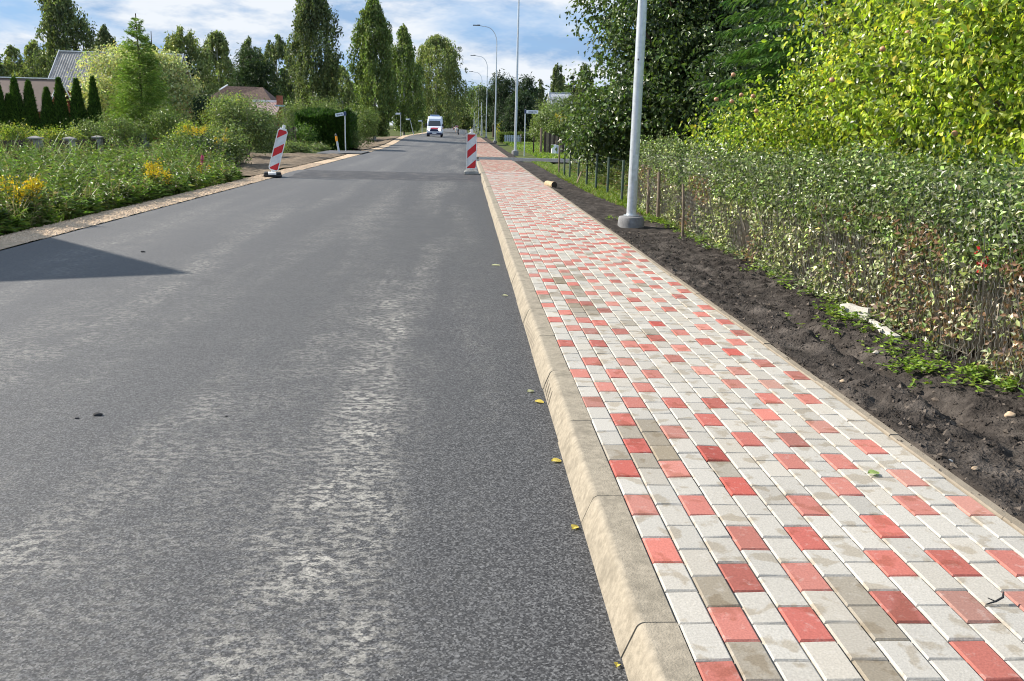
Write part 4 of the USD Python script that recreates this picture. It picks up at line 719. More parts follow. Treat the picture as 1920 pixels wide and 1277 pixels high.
# bent worker far down the road
def bones(J, B, res=0.03):
    out = None
    for a, b in B:
        (pa, ra), (pb, rb_) = J[a], J[b]
        k = m3.Manifold.batch_hull([m3.Manifold.sphere(ra, 12).translate(pa), m3.Manifold.sphere(rb_, 12).translate(pb)]); out = k if out is None else out+k
    out = out.refine_to_length(res).to_mesh(); t = trimesh.Trimesh(out.vert_properties[:, :3], out.tri_verts, process=True); trimesh.smoothing.filter_taubin(t, iterations=8); return np.array(t.vertices), np.array(t.faces)
wb = pix(859, 248, 176); wk = thing('person', 'person in pale top and dark trousers bending down at the far kerb', 'person', (wb[0], 176, float(rise(wb[0], 176))))
J = {'hip': ((0, 0, 0.88), 0.15), 'chest': ((-0.36, -0.05, 1.12), 0.16), 'neck': ((-0.50, -0.06, 1.14), 0.06), 'head': ((-0.64, -0.06, 1.14), 0.105), 'la': ((0, -0.11, 0.85), 0.095), 'lk': ((-0.06, -0.13, 0.47), 0.065), 'lf': ((0.02, -0.13, 0.07), 0.05), 'lt': ((-0.16, -0.13, 0.045), 0.04), 'ra': ((0.02, 0.11, 0.85), 0.095), 'rk': ((0.0, 0.13, 0.46), 0.065), 'rf': ((0.12, 0.13, 0.07), 0.05), 'rt': ((-0.06, 0.13, 0.045), 0.04),
     'ls': ((-0.40, -0.22, 1.08), 0.065), 'le': ((-0.44, -0.24, 0.78), 0.05), 'lw': ((-0.52, -0.18, 0.52), 0.036), 'rs': ((-0.40, 0.16, 1.08), 0.065), 're': ((-0.46, 0.2, 0.78), 0.05), 'rw': ((-0.54, 0.1, 0.52), 0.036)}
for sd, y0 in (('l', -0.17), ('r', 0.09)):
    for q_i, dy in enumerate((-0.025, -0.008, 0.008, 0.025)): J[f'{sd}h{q_i}'] = ((-0.55, y0+dy, 0.42-0.01*(q_i in (1, 2))), 0.010)
    J[f'{sd}h4'] = ((-0.50, y0+0.04, 0.46), 0.011)
body = bones(J, [('hip', 'chest'), ('chest', 'neck'), ('neck', 'head'), ('hip', 'la'), ('la', 'lk'), ('lk', 'lf'), ('lf', 'lt'), ('hip', 'ra'), ('ra', 'rk'), ('rk', 'rf'), ('rf', 'rt'), ('chest', 'ls'), ('ls', 'le'), ('le', 'lw'), ('chest', 'rs'), ('rs', 're'), ('re', 'rw')]+[(f'{s}w', f'{s}h{i}') for s in 'lr' for i in range(5)])
mesh('body', body, pm('skin', (0.42, 0.27, 0.19), 0.6, 0.3), wk, smooth=True)
G2 = {k: (p, r_+0.02) for k, (p, r_) in J.items()}
mesh('shirt', bones({**G2, 'mid': ((-0.08, -0.01, 0.95), 0.17)}, [('mid', 'chest'), ('chest', 'ls'), ('ls', 'le'), ('chest', 'rs'), ('rs', 're')]), pm('pale_cloth', (0.62, 0.60, 0.55), 0.85, 0.2), wk, smooth=True)
mesh('trousers', bones(G2, [('hip', 'la'), ('la', 'lk'), ('lk', 'lf'), ('hip', 'ra'), ('ra', 'rk'), ('rk', 'rf')]), pm('dark_cloth', (0.03, 0.03, 0.035), 0.85, 0.2), wk, smooth=True)
mesh('cap', bones({'a': ((-0.66, -0.06, 1.18), 0.105), 'b': ((-0.70, -0.06, 1.17), 0.09)}, [('a', 'b')]), pm('white_cap', (0.62, 0.62, 0.58), 0.8, 0.2), wk, smooth=True)
# stacked stones, far beacon with lamp
sb = pix(867, 247, 188); sk = thing('stone_stack', 'stack of pale concrete kerb stones at the far pavement edge', 'stone stack', (sb[0], 188, float(rise(sb[0], 188))))
for k in range(9): mesh('stone', rbx(-0.55+0.36*(k % 3), -0.22+0.36*(k % 3), -0.5+0.05*(k // 3), 0.5-0.03*(k % 2), 0.02+0.27*(k // 3), 0.27+0.27*(k // 3), 0.015), PALEC, sk)
fb_ = pix(882, 248, 176); f2 = thing('warning_beacon', 'far striped warning board with yellow lamp at the lamp posts', 'traffic beacon', (fb_[0], 176, 0.15+float(rise(fb_[0], 176))))
R, S_ = stripes(0.28, 1.0, 0.1, 0)
mesh('panel', prism(R, 0.03, ((0, 0.03, 0), (1, 0, 0), (0, 0, 1), (0, -1, 0))), WHITE, f2); mesh('dark_stripes', cat(*[prism(g, 0.003, ((0, -0.001, 0), (1, 0, 0), (0, 0, 1), (0, -1, 0))) for g in S_.geoms]), BLACK, f2)
mesh('lamp', cat(rbx(-0.10, 0.10, -0.06, 0.06, 1.12, 1.38, 0.04)), pm('yellow_lens', (0.75, 0.62, 0.10), 0.3, 0.5), f2); mesh('base', rbx(-0.25, 0.25, -0.3, 0.3, 0, 0.1, 0.02), BLACK, f2)

# ------------------------------------------------------------------ right side: fence, hedge, trees
FX = 3.52
fe = thing('wire_fence', 'chain link fence on wooden and steel posts in front of the overgrown hedge', 'fence', (0, 0, 0))
for (xa, ya, xb, yb, r_, m_) in [(1885, 698, 1908, 425, 0.036, DWOOD), (1617, 575, 1640, 400, 0.045, DWOOD), (1275, 441, 1281, 345, 0.022, WOOD), (1233, 414, 1236, 322, 0.032, WOOD), (1214, 404, 1217, 318, 0.028, WOOD)]:
    b = gp(xa, ya, 0.06); b[0] = max(b[0], FX-0.22); tp = pix(xb, yb, b[1]+0.02); mesh('post', tube([b-[0, 0, .15], (b+tp)/2+[0.006, 0, 0], tp], [r_, r_*0.96, r_*0.9], 8), m_, fe, smooth=50)
cell = 0.062; y0f, y1f, hf = 4.2, 18.5, 1.22; nz = int(hf/cell*2); wires = []
for k in range(int((y1f-y0f)/cell)):
    yy = y0f+k*cell+(np.arange(nz+1) % 2)*cell*0.5; zz = 0.04+np.arange(nz+1)*cell/2
    xx = FX-0.10+0.10*(fb(yy*0.6, zz*0.8, 1.0, 31, 2)-0.5)*2+0.004*(np.arange(nz+1) % 2)
    p_ = np.c_[xx, yy, zz]; wires.append(tube(p_, 0.0016, 3, False)); p2 = p_.copy(); p2[:, 1] = 2*(y0f+k*cell)+cell*0.5*1-p_[:, 1]+cell*0.5; p2[:, 0] += 0.003
mesh('wire_mesh', cat(*wires), pm('dull_wire', (0.42, 0.42, 0.39), 0.6, 0.4, 0.3), fe, kind='stuff')
gf = thing('green_fence', 'run of dark green steel posts with wire beyond the nearest lamp', 'fence', (0, 0, 0)); bases = []
for x, top, base, m_ in [(1047.7, 258, 325, WOOD), (1057.7, 270, 330, GREENP), (1067.8, 272, 335, GREENP), (1084, 276, 339, GREENP), (1099.6, 290, 349, GREENP), (1117, 288, 356, GREENP), (1138.7, 295, 364, GREENP), (1165.5, 300, 379, GREENP)]:
    b = gp(x, base, 0.06); h = pix(x, top, b[1])[2]; bases.append((b, h)); mesh('post', tube([b-[0, 0, .2], [b[0], b[1], h]], 0.030, 8), m_, gf, smooth=50)
bl_ = sorted(bases, key=lambda a: a[0][1])
for zf in (0.15, 0.45, 0.75, 0.98): mesh('wire', cat(*[tube([[a[0], a[1], 0.06+(ha-0.06)*zf], [b[0], b[1], 0.06+(hb-0.06)*zf]], 0.003, 3) for (a, ha), (b, hb) in zip(bl_[:-1], bl_[1:])]), GREENP, gf)

# overgrown hedge
r = np.random.default_rng(91)
def hedge_pts(n, ztop):
    Y = 4.0+14.5*r.random(n)**1.15; Hh = 1.24+0.22*(fb(Y*0, Y, 0.8, 41)-0.5)*2+np.maximum(r.normal(0, .07, n), 0)
    return Y, Hh
n = 105000
Y, Hh = hedge_pts(n, 0); X = FX-0.13+1.4*r.random(n)**2.0; zt = r.random(n); Z = Hh*np.where(r.random(n) < 0.50, 0.58+0.47*zt, 0.02+0.68*zt)
Z = Z+0.10*(fb(X, Y, 2.2, 42)-0.5)*2*(Z > 0.8)
dens = fb(Y, Z, 3.0, 43); keep = (dens > 0.41-0.26*sm((Z-0.55)/0.35)) ; X, Y, Z = X[keep], Y[keep], Z[keep]; n = len(X)
o = np.c_[-np.ones(n)*(X < FX+0.5), 0*X, 0.8*(Z > 0.9)]
nn = unit(o*0.8+[0, 0, .5]+0.75*r.normal(0, 1, (n, 3))); d = unit(np.cross(nn, rdir(r, n))+[0, 0, .15]); s = 0.6+0.7*r.random(n)
hv, hf_ = leaf_quads(np.c_[X, Y, Z], d, nn, 0.046*s, 0.027*s); ht = tints(r, n, G_HEDGE, [.36, .28, .26, .10], 0.34, 4)
ht = ht*np.repeat(np.where(Z[:, None] < 0.75, [1.40, 1.16, 1.32], [0.80, 0.80, 0.62])*((0.45+1.1*fb(Y, Z, 2.6, 48))*np.where(r.random(n) < 0.22, 2.1, 0.80))[:, None], 4, axis=0)  # a random share of leaves tinted brighter, painting in sun glints
dry = np.repeat((fb(Y, Z, 1.3, 47) > 0.63)*(Z < 0.95)*(r.random(n) < .45), 4); ht[dry] = np.array([0.22, 0.13, 0.08])*(0.8+0.4*r.random((dry.sum(), 1)))
rd = np.repeat((np.hypot(Y-5.9, Z-0.80) < 0.08)*(X < FX+0.25)*(r.random(n) < 0.35), 4); ht[rd] = (0.45, 0.02, 0.025)
he_ = thing('overgrown_hedge', 'overgrown grey green hedge with bare twiggy lower half behind the chain link fence', 'hedge', (0, 0, 0))
st = []
for k in range(2600):
    y = 4.0+14.5*r.random()**1.2; x = FX-0.06+0.7*r.random()**1.7; h = 0.5+0.65*r.random(); a = r.normal(0, .17, 3)
    st.append(tube([(x, y, 0.0), (x+a[0]*.5*h, y+a[1]*h, h*.5), (x+a[0]*h, y+(a[1]+a[2])*h, h)], np.array([0.006, 0.0045, 0.002])*(0.5+0.8*r.random()), 3, False))
for k in range(1300):
    y = 4.0+12*r.random()**1.3; x = FX-0.08+0.4*r.random(); z = 0.1+0.95*r.random(); a = r.normal(0, 1, 3)*[0.05, 0.16, 0.12]
    st.append(tube([(x, y, z), (x+a[0], y+a[1]*.6, z+a[2]*.4), (x+a[0]*.5, y+a[1], z+a[2])], [0.0035, 0.003, 0.0015], 3, False))
ns_ = 520; sy = 4.0+14.3*r.random(ns_)**1.15; sx_ = FX+0.9*r.random(ns_); sh_ = 0.12+0.30*r.random(ns_)**2; k_ = np.repeat(np.arange(ns_), 16); u_ = r.random(len(k_))
sc = np.c_[sx_[k_]+0.05*r.normal(0, 1, len(k_)), sy[k_]+0.05*r.normal(0, 1, len(k_)), 1.12+0.22*(fb(sy*0, sy, 0.8, 41)-0.5)[k_]*2+u_*sh_[k_]]
sv, sf = leaf_quads(sc, rdir(r, len(k_)), unit(rdir(r, len(k_))+[-.5, 0, .6]), 0.045*(0.6+0.7*r.random(len(k_))), 0.026)
(hv, hf_), ht = cat((hv, hf_), (sv, sf)), np.vstack([ht, tints(r, len(k_), [G_HEDGE[2], (0.11, 0.16, 0.045), (0.19, 0.23, 0.09)], None, 0.3)])
mesh('stems', cat(*st), TWIG, he_, kind='stuff'); mesh('foliage', (hv, hf_), LEAF, he_, tint=ht)
mesh('ground', (np.array([[0, 0, -5], [0.01, 0, -5], [0, 0.01, -5]]), np.array([[0, 1, 2]])), SOIL, he_) if False else None

# apple trees on the right, with single large leaves in front
def apple_tree(loc, blobs, n, L, seed, label, singles=0, apples=()):
    r = np.random.default_rng(seed); v, f, ti = broad_crown(r, blobs, n, L, L*0.58, 0.105, G_APPLE, [.36, .34, .24, .06], per=20, inner=0.10, up=0.45, rnd=0.75, droop=0.5, seed=seed, rough=0.6, var=0.30, cvar=0.30, oval=True)
    t = thing('apple_tree', label, 'tree', loc); mesh('trunk', trunk_mesh(r, max(b[2] for b in blobs)+0.1, 0.10, 22, 1.35, t0=0.2), BARK, t, smooth=40)
    if singles:
        w = v.reshape(-1, 7, 3).mean(1)+np.array(loc); q = w-np.array([0, 0, EYE]); zc = q@_f; px = PW/2+FPX*(q@_r)/zc; py = PH/2-FPX*(q@_u)/zc
        ins = (px > 1250)*(px < 1915)*(py > 3)*(py < 420); idx = np.where(ins)[0]; idx = idx[np.argsort(zc[idx])][:singles]
        fan = np.array([[6, (i+1) % 6, i] for i in range(6)])
        for k in idx: mesh('leaf', (v[k*7:k*7+7], fan), LEAFA, t, tint=ti[k*7:k*7+7])
        mask = np.ones(len(w), bool); mask[idx] = False; sel = np.repeat(mask, 7); nl = mask.sum(); kk = np.arange(nl)[:, None]*7
        v, ti, f = v[sel], ti[sel], np.vstack([kk+a for a in fan])
    mesh('crown', (v, f), LEAFA, t, tint=ti, kind='stuff')
    for (ax, ay, aY) in apples:
        p = pix(ax, ay, aY)-np.array(loc); sp = trimesh.creation.icosphere(2, 0.030); mesh('apple', (np.array(sp.vertices)*[1, 1, .9]+p, np.array(sp.faces)), pm('apple_skin', (0.42, 0.22, 0.12), 0.35, 0.5, var=0.3, scale=20), t, smooth=True)
    return t
apple_tree((6.1, 9.2, 0.0), [(-0.6, -1.0, 2.1, 1.3, 1.4, 0.95), (-1.0, 0.9, 2.1, 1.2, 1.3, 0.9), (-0.1, 0, 3.5, 1.8, 2.0, 1.2), (0.7, -2.0, 2.6, 1.2, 1.2, 1.1), (-0.7, 2.2, 2.9, 1.2, 1.1, 1.0), (-1.0, -0.2, 3.0, 0.9, 1.0, 0.7)], 40000, 0.071, 101, 'nearest sunlit yellow green apple tree hanging over the hedge at the right edge', 300, [(1702, 62, 9), (1560, 150, 9.5), (1655, 92, 9.2), (1790, 250, 8.6)])
apple_tree((6.5, 13.6, 0.0), [(-2.2, 0.1, 1.45, 0.85, 1.2, 0.70), (-1.3, 0, 1.75, 1.0, 1.3, 0.80), (-0.3, 0, 2.5, 1.15, 1.5, 1.15), (0.8, 0, 3.1, 1.4, 1.5, 1.4)], 31000, 0.062, 102, 'apple tree with a few pale apples, left of the nearest one above the hedge', 0, [(1375, 140, 12.3), (1343, 186, 12.2), (1372, 190, 12.3), (1390, 178, 12.2), (1412, 180, 12.3), (1418, 208, 12.2)])
r = np.random.default_rng(103)
tree('spruce_tree', 'drooping bright green spruce between the big dark tree and the apple trees', 'tree', (6.55, 17.2, 0),
     conifer_crown(r, 10.5, 2.25, 32000, 0.17, 0.032, [(0.085, 0.165, 0.034), (0.12, 0.21, 0.045), (0.05, 0.105, 0.026)], z0=0.12, droop=0.42, tip=0.12, power=0.6, per=110, spray_down=0.55, sx=0.13), trunk_mesh(r, 10, 0.16, 0), NEEDLE)
r = np.random.default_rng(104)
tree('linden_tree', 'big dense dark green broadleaf tree behind the nearest lamp post', 'tree', (5.45, 25.0, 0),
     broad_crown(r, [(-0.5, 0, 2.3, 2.3, 2.4, 1.5), (0.9, -0.5, 2.6, 2.2, 2.2, 1.6), (0, 0, 4.6, 2.5, 2.5, 1.8), (-0.2, 0, 6.6, 2.0, 2.0, 1.7), (-1.6, 0.2, 1.5, 1.25, 1.4, 1.0), (1.6, 0.5, 4.5, 1.8, 2.0, 2.0), (0.5, 0, 4.0, 2.3, 2.3, 2.8)], 72000, 0.12, 0.084, 0.15, [(0.075, 0.120, 0.034), (0.105, 0.150, 0.046), (0.042, 0.072, 0.024)], per=22, inner=0.32, seed=104, rough=0.32, up=0.6, rnd=0.65), trunk_mesh(r, 7, 0.2, 14, 2.0, t0=0.12), LEAF)
# the shaded thicket behind, further trees at right
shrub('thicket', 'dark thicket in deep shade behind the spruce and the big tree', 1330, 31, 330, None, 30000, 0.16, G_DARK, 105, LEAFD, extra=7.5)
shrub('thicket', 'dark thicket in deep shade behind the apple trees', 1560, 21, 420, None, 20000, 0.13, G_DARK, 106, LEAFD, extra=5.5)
shrub('lilac_bush', 'wide green bush beside the right street sign', 1033, 64, 84, 186, 13000, 0.12, G_SHRUB, 107, LEAF)
shrub('lilac_bush', 'dark green bush overhanging the brown board screen on the right', 1058, 58, 50, 214, 7000, 0.12, G_MID, 108, LEAFD)
shrub('garden_bush', 'yellow flowering bush beside the third lamp post far right', 943, 104, 20, 224, 1500, 0.16, [(0.40, 0.36, 0.04), (0.3, 0.30, 0.05)], 109)
conifer(952, 208, 105, 16, 2500, G_DARK, 'small dark column conifer right of the third lamp post', 110, L=0.25, power=0.4)
for i, (px, top, Y, w, lab) in enumerate([(948, 138, 120, 66, 'dark pine right behind the third and second lamp posts'), (985, 148, 112, 62, 'dark pine left of the far grey roof'), (925, 158, 150, 50, 'dark pine behind the fourth lamp post'), (975, 176, 100, 60, 'lower dark pine over the garden hedge and grey fence')]):
    pine(px, top, Y, w, 8500, [(0.030, 0.052, 0.026), (0.042, 0.068, 0.032), (0.055, 0.082, 0.036)], lab, 111+i, L=0.36)
birch(1042, 118, 172, 36, 6000, G_BIRCH, 'slim birch above the far grey roof on the right', seed=120, L=0.36)
birch(1010, 150, 160, 30, 4500, G_BIRCH, 'pale birch left of the far grey roof', seed=121, L=0.36)
conifer(1072, 122, 130, 34, 4000, G_DARK, 'pointed spruce right of the far grey roof', 122, L=0.4)
birch(1092, 122, 125, 34, 5000, G_BIRCH, 'birch just left of the big dark broadleaf tree', seed=123, L=0.32)
shrub('garden_bush', 'green bushes between the far grey roof and the big dark tree', 1070, 110, 70, 172, 6000, 0.16, G_MID, 124)
# end of the road
for i, (px, top, Y, w, c_, lab) in enumerate([(868, 182, 430, 30, G_BIRCHL, 'round tree closing the view straight above the road end'), (886, 168, 420, 28, G_MID, 'tree right of the road end behind the lamp posts'), (903, 160, 330, 34, G_MID, 'tall tree behind the fifth lamp post'),
        (912, 172, 260, 36, G_BIRCH, 'tree at the right roadside behind the fourth lamp'), (850, 178, 440, 30, G_DARK, 'dark tree left of the road end above the lorry'), (872, 205, 350, 30, G_BIRCHL, 'low pale tree hanging over the road end')]):
    r = np.random.default_rng(130+i); loc = at(px, Y); h = top_h(px, top, Y); ww = w/FPX*Y*0.5
    tree('roadside_tree', lab, 'tree', loc, broad_crown(r, [(0, 0, h*.55, ww, ww, h*.42), (0, 0, h*.75, ww*.7, ww*.7, h*.25), (0, 0, h*.3, ww*.8, ww*.8, h*.25)], 6500, 0.75, 0.45, 0.6, c_, per=20, seed=130+i, rough=0.4), trunk_mesh(r, h*.8, 0.25, 6, ww*.6))
r = np.random.default_rng(140)
fx = np.r_[np.linspace(-260, -12, 70), np.linspace(12, 200, 50)]+r.normal(0, 2, 120); FW = []
for x in fx:
    y = 300+r.normal(0, 18)+(120 if abs(x) < 25 else 0)-(60 if abs(x) > 90 else 0); h = 12+5*r.random()
    FW.append(broad_crown(r, [(x, y, h*.5, 4.5, 4, h*.5), (x+r.normal(0, 2), y, h*.8, 3, 3, h*.25)], 450, 1.6, 0.9, 1.0, G_MID if r.random() < .6 else G_DARK, per=15, seed=int(140+abs(x)), rough=0.4))
v_, f_ = cat(*[(a, b) for a, b, c in FW]); mesh('far_woodland', (v_, f_), LEAFD, tint=np.vstack([c for a, b, c in FW]), label='far belt of woodland closing the view behind the houses and trees', cat='woodland', kind='stuff')

# small garden things on the right
b0_ = pix(1012, 270, 56.5); sc_ = thing('board_screen', 'brown board screen and post under the dark bush on the right', 'fence', (b0_[0], 56.8, 0.0))
for k in range(9): mesh('board', bx(0.14*k+0.28, 0.14*k+0.41, 0, 0.025, 0.05, 1.42-0.055*k+rng.normal(0, .02)), WOOD if k % 2 else DWOOD, sc_)
mesh('post', tube([(0.1, 0, -0.1), (0.1, 0, 1.62)], 0.07, 8), WOOD, sc_); mesh('post', tube([(-0.35, -0.1, -0.1), (-0.35, -0.1, 1.1)], 0.04, 8), DWOOD, sc_); mesh('post', tube([(0.9, -1.2, -0.1), (0.9, -1.2, 0.9)], 0.03, 8), WOOD, sc_)
wbp = gp(1014, 284, 0.05); wbx = thing('utility_cabinet', 'small white utility box standing in the grass by the board screen', 'utility box', (wbp[0], 55.0, 0.05))
mesh('cabinet', rbx(-0.10, 0.16, -0.1, 0.28, 0.0, 0.62, 0.02), WPAINT, wbx); mesh('side_panel', rbx(0.165, 0.42, 0.0, 0.24, 0.08, 0.60, 0.02), pm('pale_blue_grey', (0.42, 0.46, 0.52), 0.5, 0.4), wbx)
h0_, h1_ = pix(936, 250, 97)[0], pix(972, 250, 97)[0]
box_hedge('garden_hedge', 'low clipped green garden hedge beyond the lime green grass on the right', h0_, h1_+3, 97.5, 99.0, 0.95, 2500, 0.16, G_MID, 150, LEAFD, 0.05)
gfp = thing('grey_panel_fence', 'grey garden fence panels in front of the low clipped hedge', 'fence', (h0_+0.55, 96.9, 0.05))
for k in range(8): mesh('panel', bx(0.22*k, 0.22*k+0.17, 0, 0.03, 0.05, 0.80), pm('blue_grey_slat', (0.30, 0.35, 0.40), 0.6, 0.3), gfp)
mesh('rail', bx(-0.05, 1.8, 0.032, 0.06, 0.55, 0.62), GALV, gfp)
sp_ = gp(949, 263, 0.05); sk2 = thing('garden_post', 'short wooden post in the lime green grass left of the driveway', 'post', (sp_[0], 86, 0.05)); mesh('post', tube([(0, 0, -0.1), (0, 0, 0.85)], 0.05, 8), WOOD, sk2); mesh('top', tube([(0, 0, 0.85), (0, 0, 1.0)], 0.055, 8), pm('pale_wood', (0.36, 0.28, 0.18), 0.8, 0.2), sk2)
# log, stick, slabs
lg = thing('log', 'short tan log lying at the pavement edge beside the soil', 'log', (2.27, 24.3, 0.16))
mesh('bark', tube([(-0.10, 0.30, 0.0), (0.0, 0.0, 0.0), (0.05, -0.15, 0.0)], [0.085, 0.085, 0.083], 14, False), pm('tan_wood', (0.40, 0.30, 0.19), 0.8, 0.2, var=0.25, scale=14), lg, smooth=50)
mesh('cut_end', cat(tube([(0.048, -0.144, 0.0), (0.052, -0.156, 0.0)], 0.080, 14), tube([(-0.098, 0.296, 0), (-0.102, 0.308, 0)], 0.080, 14)), DWOOD, lg)
lk_ = thing('stake', 'thin pale stake leaning in the grass before the green posts', 'stake', (3.13, 26.3, 0.05)); mesh('shaft', tube([(0, 0, -0.05), (0.16, 0.05, 0.36)], [0.028, 0.026], 6), pm('pale_wood2', (0.36, 0.29, 0.20), 0.8, 0.2), lk_); mesh('cut_top', tube([(0.16, 0.05, 0.36), (0.164, 0.051, 0.37)], 0.022, 6), WOOD, lk_)
def slab(label, a, b, z, th, hgt):
    a, b = np.array(a), np.array(b); t = thing('concrete_slab', label, 'concrete slab', (a[0], a[1], z)); d_ = b-a; L_ = np.linalg.norm(d_); X = np.array([d_[0]/L_, d_[1]/L_, 0]); Nn = np.array([-X[1], X[0], 0])
    rr = np.random.default_rng(int(L_*100)); top = [(L_*q, hgt*(0.9+0.12*rr.random())) for q in np.linspace(1, 0, 7)]
    mesh('slab', prism(Polygon([(0, -0.1), (L_, -0.1)]+top), th, ((0, 0, 0), X, (0, 0, 1), Nn)), PALEC, t); return t
slab('pale broken concrete slab standing at the fence foot, left one of two', (3.22, 7.62), (3.36, 7.38), 0.06, 0.05, 0.13)
slab('long pale concrete slab lying along the fence foot, right one of two', (3.36, 7.34), (3.30, 6.74), 0.03, 0.045, 0.075)
# stones, twigs, fallen leaves, clods
def rock(name, label, category, loc, s, mat, seed, group=None):
    sp = trimesh.creation.icosphere(2, 1.0); v = np.array(sp.vertices); v = v*(0.7+0.6*meshkit.noise(v*1.4+seed, seed))[:, None]*np.array(s); t = thing(name, label, category, loc, group=group); mesh('stone', (v, np.array(sp.faces)), mat, t, smooth=40); return t
PST = pm('pale_stone', (0.55, 0.50, 0.44), 0.8, 0.2); TST = pm('tan_stone', (0.42, 0.32, 0.22), 0.8, 0.2)
for px, py, s, m_, lab in [(1780, 872, 0.014, PST, 'whitish pebble on the soil close to the pavement edge'), (1826, 890, 0.016, TST, 'tan pebble on the soil right of the whitish one'), (1643, 655, 0.022, PST, 'white round pebble on the soil below the long slab'), (1580, 722, 0.018, TST, 'flat tan pebble near the edging at mid distance'), (1895, 775, 0.03, TST, 'tan lump of earth at the right picture edge')]:
    g_ = gp(px, py, 0.075); g_[2] = float(soil_z(np.array(g_[0]), np.array(g_[1])))+s*0.4; rock('pebble', lab, 'stone', g_, (s, s*0.8, s*0.6), m_, int(px))
CL = pm('asphalt_clod', (0.022, 0.022, 0.024), 0.8, 0.3, var=0.3)
for px, py, s, lab in [(184, 779, 0.019, 'larger dark asphalt crumb lying on the left of the near road'), (144, 785, 0.009, 'small dark asphalt crumb left of the larger one'), (424, 781, 0.007, 'lone dark asphalt crumb nearer the road middle'), (268, 473, 0.02, 'tiny dark crumb in the shadow wedge')]:
    g_ = gp(px, py, 0.0); g_[2] = s*0.3; rock('asphalt_crumb', lab, 'crumb', g_, (s*1.3, s*0.8, s*0.55), CL, int(px)+3)
LF = leafmat('fallen_leaf', 0.6, 0.3, 0.2)
def fallen(px, py, z, L_, col, rot, label):
    g_ = gp(px, py, z); t = thing('fallen_leaf', label, 'leaf', (g_[0], g_[1], z), rot)
    u = np.linspace(0, 1, 6); wd = 0.42*np.sin(np.pi*np.clip(u, 0.02, 0.98))**0.8; c = np.c_[(u-0.5)*L_, 0*u, 0.004+0.004*np.sin(u*4)]
    v = np.vstack([c+np.c_[0*u, wd*L_, 0.006+0*u], c, c-np.c_[0*u, wd*L_, -0.002+0*u]]); i = np.arange(5); q = np.vstack([np.stack([i, i+6, i+7, i+1], 1), np.stack([i+6, i+12, i+13, i+7], 1)])
    mesh('blade', (v, q), LF, t, tint=np.tile(col, (18, 1))); mesh('stalk', tube([c[0], c[0]+[-0.3*L_, 0.02*L_, 0.003]], 0.001, 4), TWIG, t)
YL, GLf, PG = (0.60, 0.47, 0.10), (0.26, 0.34, 0.11), (0.46, 0.46, 0.27)
for a in [(930, 498, 0, 0.10, PG, 0.2, 'pale green leaf on the asphalt by the kerb, the farthest of the fallen ones'), (995, 735, 0, 0.045, PG, 0.5, 'small pale leaf on the asphalt beside the scraped kerb'), (1011, 755, 0, 0.055, YL, -0.4, 'yellow leaf at the kerb foot just below the small pale one'),
          (1043, 866, 0, 0.05, YL, 0.1, 'yellow leaf at the kerb foot, third from the nearest'), (1078, 991, 0, 0.042, YL, 0.9, 'bright yellow leaf on the asphalt, second from the nearest'), (1157, 1250, 0, 0.025, YL, 1.2, 'tiny yellow leaf scrap at the kerb foot by the bottom edge'),
          (1638, 889, 0.126, 0.055, GLf, 0.1, 'green leaf lying on the grey pavers at right'), (947, 555, 0, 0.05, PG, 0.0, 'pale leaf against the kerb foot between the farthest leaves')]: fallen(*a)
tg = gp(1866, 1132, 0.126); tw = thing('twig', 'small dark twig lying on the pavers at the lower right', 'twig', (tg[0], tg[1], 0.126)); mesh('stem', tube([(-0.035, -0.01, 0.004), (0.0, 0.0, 0.008), (0.03, 0.012, 0.016), (0.036, 0.022, 0.03)], [0.002, 0.0035, 0.004, 0.003], 6), BLACK, tw, smooth=50); mesh('side_shoot', tube([(0, 0, 0.008), (-0.02, 0.012, 0.014)], [0.0025, 0.0015], 5), BLACK, tw)
t2 = gp(1905, 705, 0.08); bw = thing('cut_branch', 'pale cut branches lying at the fence foot at the right edge', 'branch', (t2[0], t2[1], 0.09)); mesh('branch', tube([(-0.22, 0.12, 0.02), (0.0, 0.0, 0.03), (0.25, -0.1, 0.02)], [0.008, 0.012, 0.01], 6), pm('pale_branch', (0.50, 0.42, 0.33), 0.8, 0.2), bw); mesh('branch', tube([(-0.08, 0.10, 0.05), (0.03, 0.0, 0.06), (0.2, -0.16, 0.03)], [0.012, 0.016, 0.014], 6), MATS['pale_branch'], bw)

# ------------------------------------------------------------------ ground cover
def blades(r, X, Y, Zb, H, Wd, lean, cols, p=None, var=0.2):
    n = len(X); a = r.random(n)*2*np.pi; dx, dy = np.cos(a), np.sin(a); s = np.c_[-dy, dx, 0*dx]*Wd[:, None]/2; b = np.c_[X, Y, Zb]; ln = (lean*H)[:, None]*np.c_[dx, dy, 0*dx]
    m1 = b+ln*0.25+np.c_[0*X, 0*X, H*0.55]; tp = b+ln+np.c_[0*X, 0*X, H*(1-0.35*lean)]
    V = np.stack([b-s*0.6, b+s*0.6, m1+s, m1-s, tp], 1).reshape(-1, 3); k = np.arange(n)[:, None]*5
    return V, np.vstack([k+[0, 1, 2], k+[0, 2, 3], k+[3, 2, 4]]), tints(r, n, cols, p, var, 5)
r = np.random.default_rng(160)
def left_pts(n):
    Y = 11.5+22*r.random(n)**1.2; t = r.random(n)**1.3; X = (LX-0.72)-t*(3.0+0.42*Y)-np.maximum(Y-26.5, 0)*0.42; return X, Y, t
X, Y, t_ = left_pts(8000); patch = fb(X, Y, 0.5, 51); k = patch > 0.36; X, Y, t_, patch = X[k], Y[k], t_[k], patch[k]
H = (0.18+0.95*sm((LX-0.6-X)/1.9))*(0.65+0.6*r.random(len(X)))*(0.7+0.7*patch)
GW = [(0.115, 0.185, 0.034), (0.155, 0.235, 0.048), (0.075, 0.130, 0.028), (0.26, 0.24, 0.11)]
